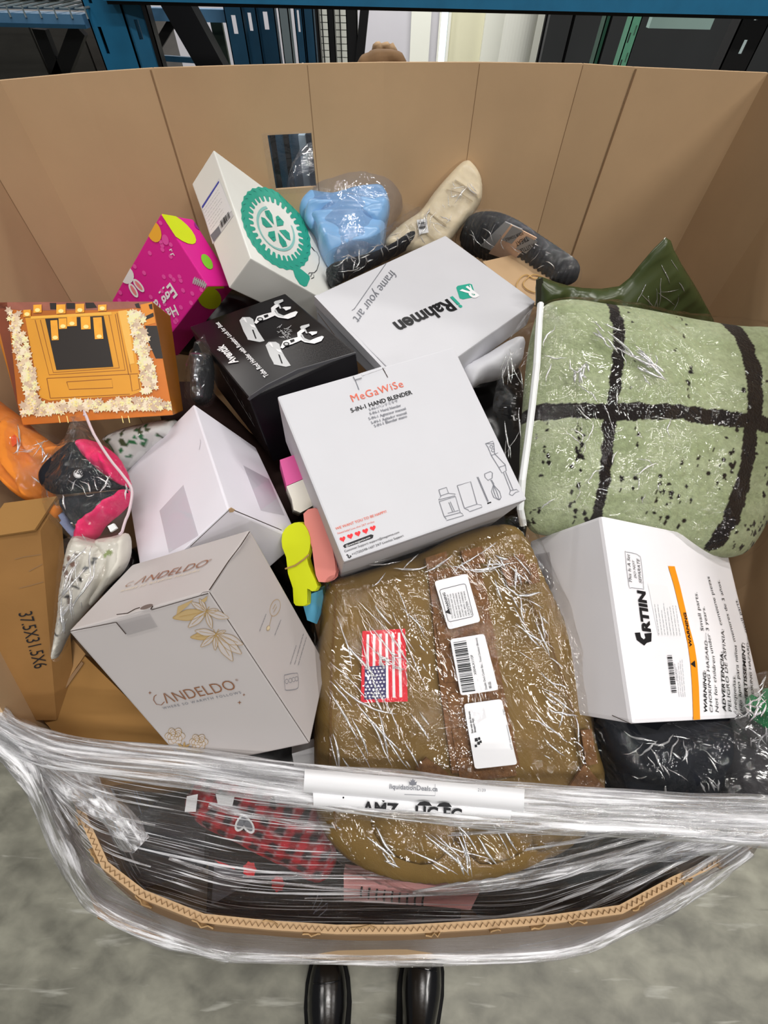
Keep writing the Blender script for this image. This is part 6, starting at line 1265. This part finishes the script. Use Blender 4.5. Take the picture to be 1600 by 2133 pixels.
# ================================================================== STRETCH FILM, LABEL, BOOTS
FLM = film('stretch_film', scale=1.0, strength=1.0, gloss=0.035, milky=0.005, milk_rgb=(240, 240, 244), rough=0.16, stretch=(15, 190, 1), glint_streak=0.75, uv=True, dist=0.003, fres=0.3, s0=.56, s1=.66)  # the dashes put bright highlights into the film as white colour
BND = film('rolled_film', scale=1.0, strength=1.0, gloss=0.10, milky=0.05, milk_rgb=(244, 244, 248), rough=0.16, stretch=(14, 22, 1), glint_streak=0.9, uv=True, dist=0.004, fres=0.4, s0=.47, s1=.64)
TOP = [(-20, 1470, .872), (60, 1516, .872), (170, 1545, .872), (400, 1570, .872), (640, 1602, .872), (860, 1625, .868), (1090, 1645, .862), (1350, 1662, .852), (1620, 1674, .84)]
LOW = [(-40, 1530, .862), (58, 1612, .85), (132, 1770, .76), (200, 1886, .68), (330, 1948, .635), (480, 1990, .61), (800, 1992, .605), (1150, 1988, .61), (1310, 1930, .65), (1450, 1850, .70), (1562, 1772, .75), (1640, 1722, .80)]
def spline(P, t_):
    i = min(int(t_), len(P) - 2); f_ = t_ - i; g = lambda j: P[max(0, min(len(P) - 1, j))]
    p0, p1, p2, p3 = g(i - 1), g(i), g(i + 1), g(i + 2)
    return 0.5 * (2 * p1 + (p2 - p0) * f_ + (2 * p0 - 5 * p1 + 4 * p2 - p3) * f_ ** 2 + (3 * p1 - p0 - 3 * p2 + p3) * f_ ** 3)
tp = [at(x, y, z=z) for x, y, z in TOP]; lw = [at(x, y, z=z) for x, y, z in LOW]
wrap = thing('stretch_wrap', 'clear stretch film pulled across the cut-down front of the bulk carton', 'plastic film', (0, 0.0, 0.6))
NU, NV = 150, 60; V, F, UV = [], [], []
for j in range(NV + 1):
    v = j / NV
    for i in range(NU + 1):
        u = i / NU; a = spline(tp, u * (len(tp) - 1)); b_ = spline(lw, u * (len(lw) - 1)); p = a + (b_ - a) * v
        n_ = np.array([0, -.5, .8]); g = math.sin(math.pi * min(1, v)) * (0.010 * mnoise.noise(Vector((u * 2.5, v * 22, 3))) + 0.006 * mnoise.noise(Vector((u * 6, v * 50, 8)))) * math.sin(math.pi * u) ** .5
        V.append(p + n_ * g - np.array([0, 0, .02]) * math.sin(math.pi * v) * math.sin(math.pi * u)); UV.append((u, v))
for j in range(1, 14):                           # round the outside, down the wall
    for i in range(NU + 1):
        u = i / NU; b_ = spline(lw, u * (len(lw) - 1)); c = b_ - np.array([0, .5, b_[2]]); c = c / np.linalg.norm(c)
        V.append(b_ - c * (0.0025 * j) + np.array([0, 0, -0.018 * j])); UV.append((u, 1 + j * .02))
for j in range(NV + 13):
    for i in range(NU):
        q = j * (NU + 1) + i; F.append((q, q + 1, q + NU + 2, q + NU + 1))
o = part('film_sheet', V, F, FLM, wrap, smooth=True); uvl = o.data.uv_layers.new(name='UVMap'); UV = np.array(UV); li = np.zeros(len(o.data.loops), int); o.data.loops.foreach_get('vertex_index', li); uvl.data.foreach_set('uv', UV[li].ravel())
# the rolled band along the top, and gathered ropes of film
def rope(name, P3, r0, r1, seed, m, rough=.5, n=14, steps=90, ends=True):
    V, F, UV = [], [], []
    for i in range(steps + 1):
        u = i / steps; p = spline(P3, u * (len(P3) - 1)); q = spline(P3, min(1, u + .01) * (len(P3) - 1)) - spline(P3, max(0, u - .01) * (len(P3) - 1)); q /= np.linalg.norm(q) + 1e-9
        a = np.cross(q, [0, 0, 1.0]); a /= np.linalg.norm(a); b_ = np.cross(a, q); r = r0 + (r1 - r0) * u
        for k in range(n):
            g = 2 * math.pi * k / n; rr = r * (1 + rough * mnoise.noise(Vector((u * 9 + seed, math.cos(g) * 1.6, math.sin(g) * 1.6 + u * 2)))); V.append(p + (a * math.cos(g) * 1.25 + b_ * math.sin(g) * .8) * rr); UV.append((u + seed, k / n))
    for i in range(steps):
        for k in range(n): F.append((i * n + k, i * n + (k + 1) % n, (i + 1) * n + (k + 1) % n, (i + 1) * n + k))
    o = part(name, V, F, m, wrap, smooth=True); uvl = o.data.uv_layers.new(name='UVMap'); U = np.array(UV); li = np.zeros(len(o.data.loops), int); o.data.loops.foreach_get('vertex_index', li); uvl.data.foreach_set('uv', U[li].ravel())
off = lambda P, d: [p + np.array(d) for p in P]
rope('rolled_band', off(tp, (0, -.002, .0)), .005, .009, 1, BND); rope('rolled_band', off(tp, (0, -.013, -.002)), .005, .014, 2, BND); rope('rolled_band', off(tp, (0, -.026, -.006)), .004, .016, 3, BND)
rope('film_rope', [at(*q[:2], z=q[2]) for q in ((-20, 1500, .868), (80, 1575, .85), (170, 1640, .80), (230, 1690, .785), (290, 1760, .75))], .016, .010, 4, BND, .7)
rope('film_rope', [at(*q[:2], z=q[2]) for q in ((-30, 1535, .863), (60, 1614, .85), (132, 1772, .76), (200, 1884, .68), (330, 1948, .635), (480, 1990, .61))], .010, .006, 5, BND, .6)
rope('film_rope', [at(*q[:2], z=q[2]) for q in ((470, 1988, .61), (800, 1992, .605), (1150, 1986, .61), (1310, 1930, .65), (1450, 1852, .70), (1562, 1772, .75))], .007, .006, 6, BND, .6)
rope('film_rope', [at(*q[:2], z=q[2]) for q in ((860, 1860, .70), (1100, 1826, .72), (1350, 1780, .74), (1500, 1748, .78), (1630, 1715, .80))], .002, .012, 7, BND, .7)
def on_sheet(u, v, up=.004):
    a, b_ = spline(tp, u * (len(tp) - 1)), spline(lw, u * (len(lw) - 1)); p = a + (b_ - a) * v
    return p + np.array([0, -.5, .8]) * up - np.array([0, 0, .02]) * math.sin(math.pi * v) * math.sin(math.pi * u)
rp_ = random.Random(21)
for u0, v0, u1, v1 in [(.95, .12, .45, .18), (.95, .2, .5, .30), (.96, .3, .5, .42), (.96, .38, .45, .55), (.95, .45, .5, .66), (.94, .55, .55, .78), (.92, .7, .5, .86), (.9, .82, .62, .93), (.02, .2, .38, .16), (.03, .3, .36, .28), (.05, .4, .34, .38), (.07, .5, .32, .5), (.1, .58, .34, .62), (.12, .7, .3, .76), (.16, .84, .36, .88), (.4, .22, .62, .28), (.36, .55, .56, .6)]:
    n_ = 5; P = [on_sheet(u0 + (u1 - u0) * i / n_, v0 + (v1 - v0) * i / n_ + rp_.uniform(-.008, .008)) for i in range(n_ + 1)]
    rope('film_pleat', P, rp_.uniform(.0018, .0034), .0006, rp_.random() * 9, BND, .8, n=8, steps=60)
# grey film layer added to shade the panel below the torn edge
OUT = film('shade_film', tint=(196, 190, 190), scale=1.0, strength=1.0, gloss=0.06, milky=0.10, milk_rgb=(128, 120, 116), rough=0.16, stretch=(15, 120, 1), glint_streak=0.7, uv=True, dist=0.003, fres=0.4, s0=.58, s1=.74)
V, F, UV = [], [], []
fr3 = [np.array(p) for p in FRONT]
for j in range(13):
    for i in range(101):
        u = i / 100; a = spline(fr3, u * (len(fr3) - 1)); c = a - np.array([0, .5, a[2]]); c = c / np.linalg.norm(c); b_ = spline(lw, (.06 + .88 * u) * (len(lw) - 1)); v = j / 12
        V.append((a + c * .014 + np.array([0, 0, .004])) * (1 - v) + (b_ - c * .003) * v); UV.append((u, v * .5))
for j in range(12):
    for i in range(100): q = j * 101 + i; F.append((q, q + 1, q + 102, q + 101))
o = part('shade_film', V, F, OUT, wrap, smooth=True); uvl = o.data.uv_layers.new(name='UVMap'); UV = np.array(UV); li = np.zeros(len(o.data.loops), int); o.data.loops.foreach_get('vertex_index', li); uvl.data.foreach_set('uv', UV[li].ravel())
# printed label caught in the band
lb = Plane(at(660, 1625, z=.894), at(1080, 1665, z=.884), at(860, 1690, z=.878))
lab = thing('paper_label', 'folded white paper label with a maple leaf caught in the rolled film', 'label', lb.hit(860, 1660))
def curved(name, a0, a1, b0, b1, n=10, sag=.010):
    V, F = [], []
    for j in range(n + 1):
        v = j / n
        for i in range(17):
            u = i / 16; x = (a0[0] * (1 - u) + a1[0] * u) * (1 - v) + (b0[0] * (1 - u) + b1[0] * u) * v; y = (a0[1] * (1 - u) + a1[1] * u) * (1 - v) + (b0[1] * (1 - u) + b1[1] * u) * v
            V.append(lb.hit(x, y, -sag * (abs(2 * v - 1) ** 3) + .001))
    m_ = len(V); V += [q - lb.n * .0007 for q in V]
    for j in range(n):
        for i in range(16): q = j * 17 + i; F += [(q, q + 1, q + 18, q + 17), (m_ + q, m_ + q + 17, m_ + q + 18, m_ + q + 1)]
    return part(name, V, F, PAPER, lab, smooth=True)
curved('paper_fold', (635, 1602), (1093, 1644), (632, 1650), (1091, 1692)); lb_ = lb; lb = lb.off(-.007); curved('paper_fold', (652, 1650), (1066, 1686), (653, 1678), (1064, 1706), sag=.004); lb = lb_
z = ZC(380, 1580, 2.162); k = Ink(lb); T(k, z, 'liquidationDeals.ca', (933, 136), (1150, 148), GREY_INK, bold=.01, lift=.003)
q = z([(1038, 108)])[0]; pts = [(0, -9), (2, -4), (5, -6), (4, -1), (9, -2), (7, 2), (8, 4), (3, 6), (0, 5), (-3, 6), (-8, 4), (-7, 2), (-9, -2), (-4, -1), (-5, -6), (-2, -4)]
k.plate([(q[0] + a, q[1] + b_) for a, b_ in pts], GREY_INK, .0028); k.stroke([(q[0], q[1] + 4), (q[0], q[1] + 9)], 1.4, GREY_INK, .0028)
T(k, z, '2139', (1330, 148), (1366, 151), GREY_INK, lift=.003); S(k, z, [(1138, 115), (1138, 168), (1000, 162)], w_=.8); k.part('printed_lettering', lab)
k = Ink(lb.off(-.0055)); cut = (z([(585, 205)])[0], z([(1490, 268)])[0], False)
T(k, z, 'AMZ', (806, 252), (972, 262), INK, bold=.03, lift=.002, cut=cut); T(k, z, 'HC FC', (1048, 270), (1258, 284), INK, bold=.03, lift=.002, cut=cut); k.part('printed_lettering', lab)
k = Ink(lb.off(-.0015)); q = z([(1090, 203), (1180, 208), (905, 190), (725, 176)])
for a in q[:2]: k.plate([(a[0] - 16, a[1] + 4), (a[0] - 10, a[1] - 3), (a[0], a[1] - 5), (a[0] + 10, a[1] - 3), (a[0] + 16, a[1] + 5)], INK, .002)
k.plate([(q[2][0] - 4, q[2][1] - 1), (q[2][0] + 4, q[2][1]), (q[2][0], q[2][1] + 3)], INK, .002); k.blob(q[3][0], q[3][1], 2, 2, INK, .002); k.part('printed_mark', lab)

# black leather boots of the person taking the picture
LEA = mat('black_leather', (16, 16, 18), .22, .6, vary=.1, vscale=30, bump=.08, bscale=150, coat=.3); SOLE = mat('rubber_sole', (14, 14, 15), .8, .2)
def boot(label, x, y, rz):
    t_ = thing('boot', label, 'boot', (x, y, 0)); c, s_ = math.cos(rz), math.sin(rz)
    W = lambda p: (x + p[0] * c - p[1] * s_, y + p[0] * s_ + p[1] * c, p[2])
    prof = [(0.000, .012, .028), (-.008, .026, .046), (-.025, .038, .060), (-.055, .047, .070), (-.095, .050, .078), (-.13, .046, .092), (-.165, .042, .115), (-.20, .040, .135), (-.235, .039, .135), (-.265, .036, .12), (-.288, .026, .10), (-.296, .008, .08)]
    n = 20; V, F = [], []
    for yy, wd, hh in prof:
        for k in range(n):
            g = 2 * math.pi * k / n; cx2, sz = math.cos(g), math.sin(g); zz = .018 + (hh - .018) * (max(0, sz) ** .75) if sz > 0 else .018
            V.append(W((wd * cx2 * (1 - .12 * (yy < -.12)), yy, zz)))
    for i in range(len(prof) - 1):
        for k in range(n): F.append((i * n + k, (i + 1) * n + k, (i + 1) * n + (k + 1) % n, i * n + (k + 1) % n))
    F += [tuple(range(n)), tuple((len(prof) - 1) * n + k for k in range(n))[::-1]]; o = part('upper', V, F, LEA, t_, smooth=True); o.modifiers.new('soft', 'SUBSURF').render_levels = 1
    V, F = [], []
    for j, (zz, ra, rb, yo) in enumerate(((.10, .046, .066, -.215), (.15, .045, .060, -.222), (.22, .048, .058, -.226), (.30, .054, .062, -.228), (.30, .049, .057, -.228), (.12, .040, .050, -.222))):
        for k in range(n): g = 2 * math.pi * k / n; V.append(W((ra * math.cos(g), yo + rb * math.sin(g), zz)))
    for i in range(5):
        for k in range(n): F.append((i * n + k, i * n + (k + 1) % n, (i + 1) * n + (k + 1) % n, (i + 1) * n + k))
    part('shaft', V, F, LEA, t_, smooth=True)
    V = []
    for zz, e in ((0, 0), (.019, .003)):
        for yy, wd, hh in prof: V.append(W((wd + .003 + e, yy + (.006 if yy > -.01 else (-.004 if yy < -.28 else 0)), zz)))
        for yy, wd, hh in prof[::-1]: V.append(W((-wd - .003 - e, yy + (.006 if yy > -.01 else (-.004 if yy < -.28 else 0)), zz)))
    m_ = len(prof) * 2; part('sole', V, [tuple(range(m_))[::-1], tuple(range(m_, 2 * m_))] + [(k, (k + 1) % m_, m_ + (k + 1) % m_, m_ + k) for k in range(m_)], SOLE, t_)
    k = MB(); k.tube([W((math.sin(a) * .041, -.055 + math.cos(a) * .006, .022 + .050 * math.cos(a))) for a in np.linspace(-1.45, 1.45, 13)], .0012, LEA, 6); k.part('toe_seam', t_)
p = at(682, 1976, z=.03); boot('black leather boot on the left, toe under the film edge', p[0], p[1], 0.10)
p = at(887, 1950, z=.03); boot('black leather boot on the right, toe under the film edge', p[0], p[1], -0.16)
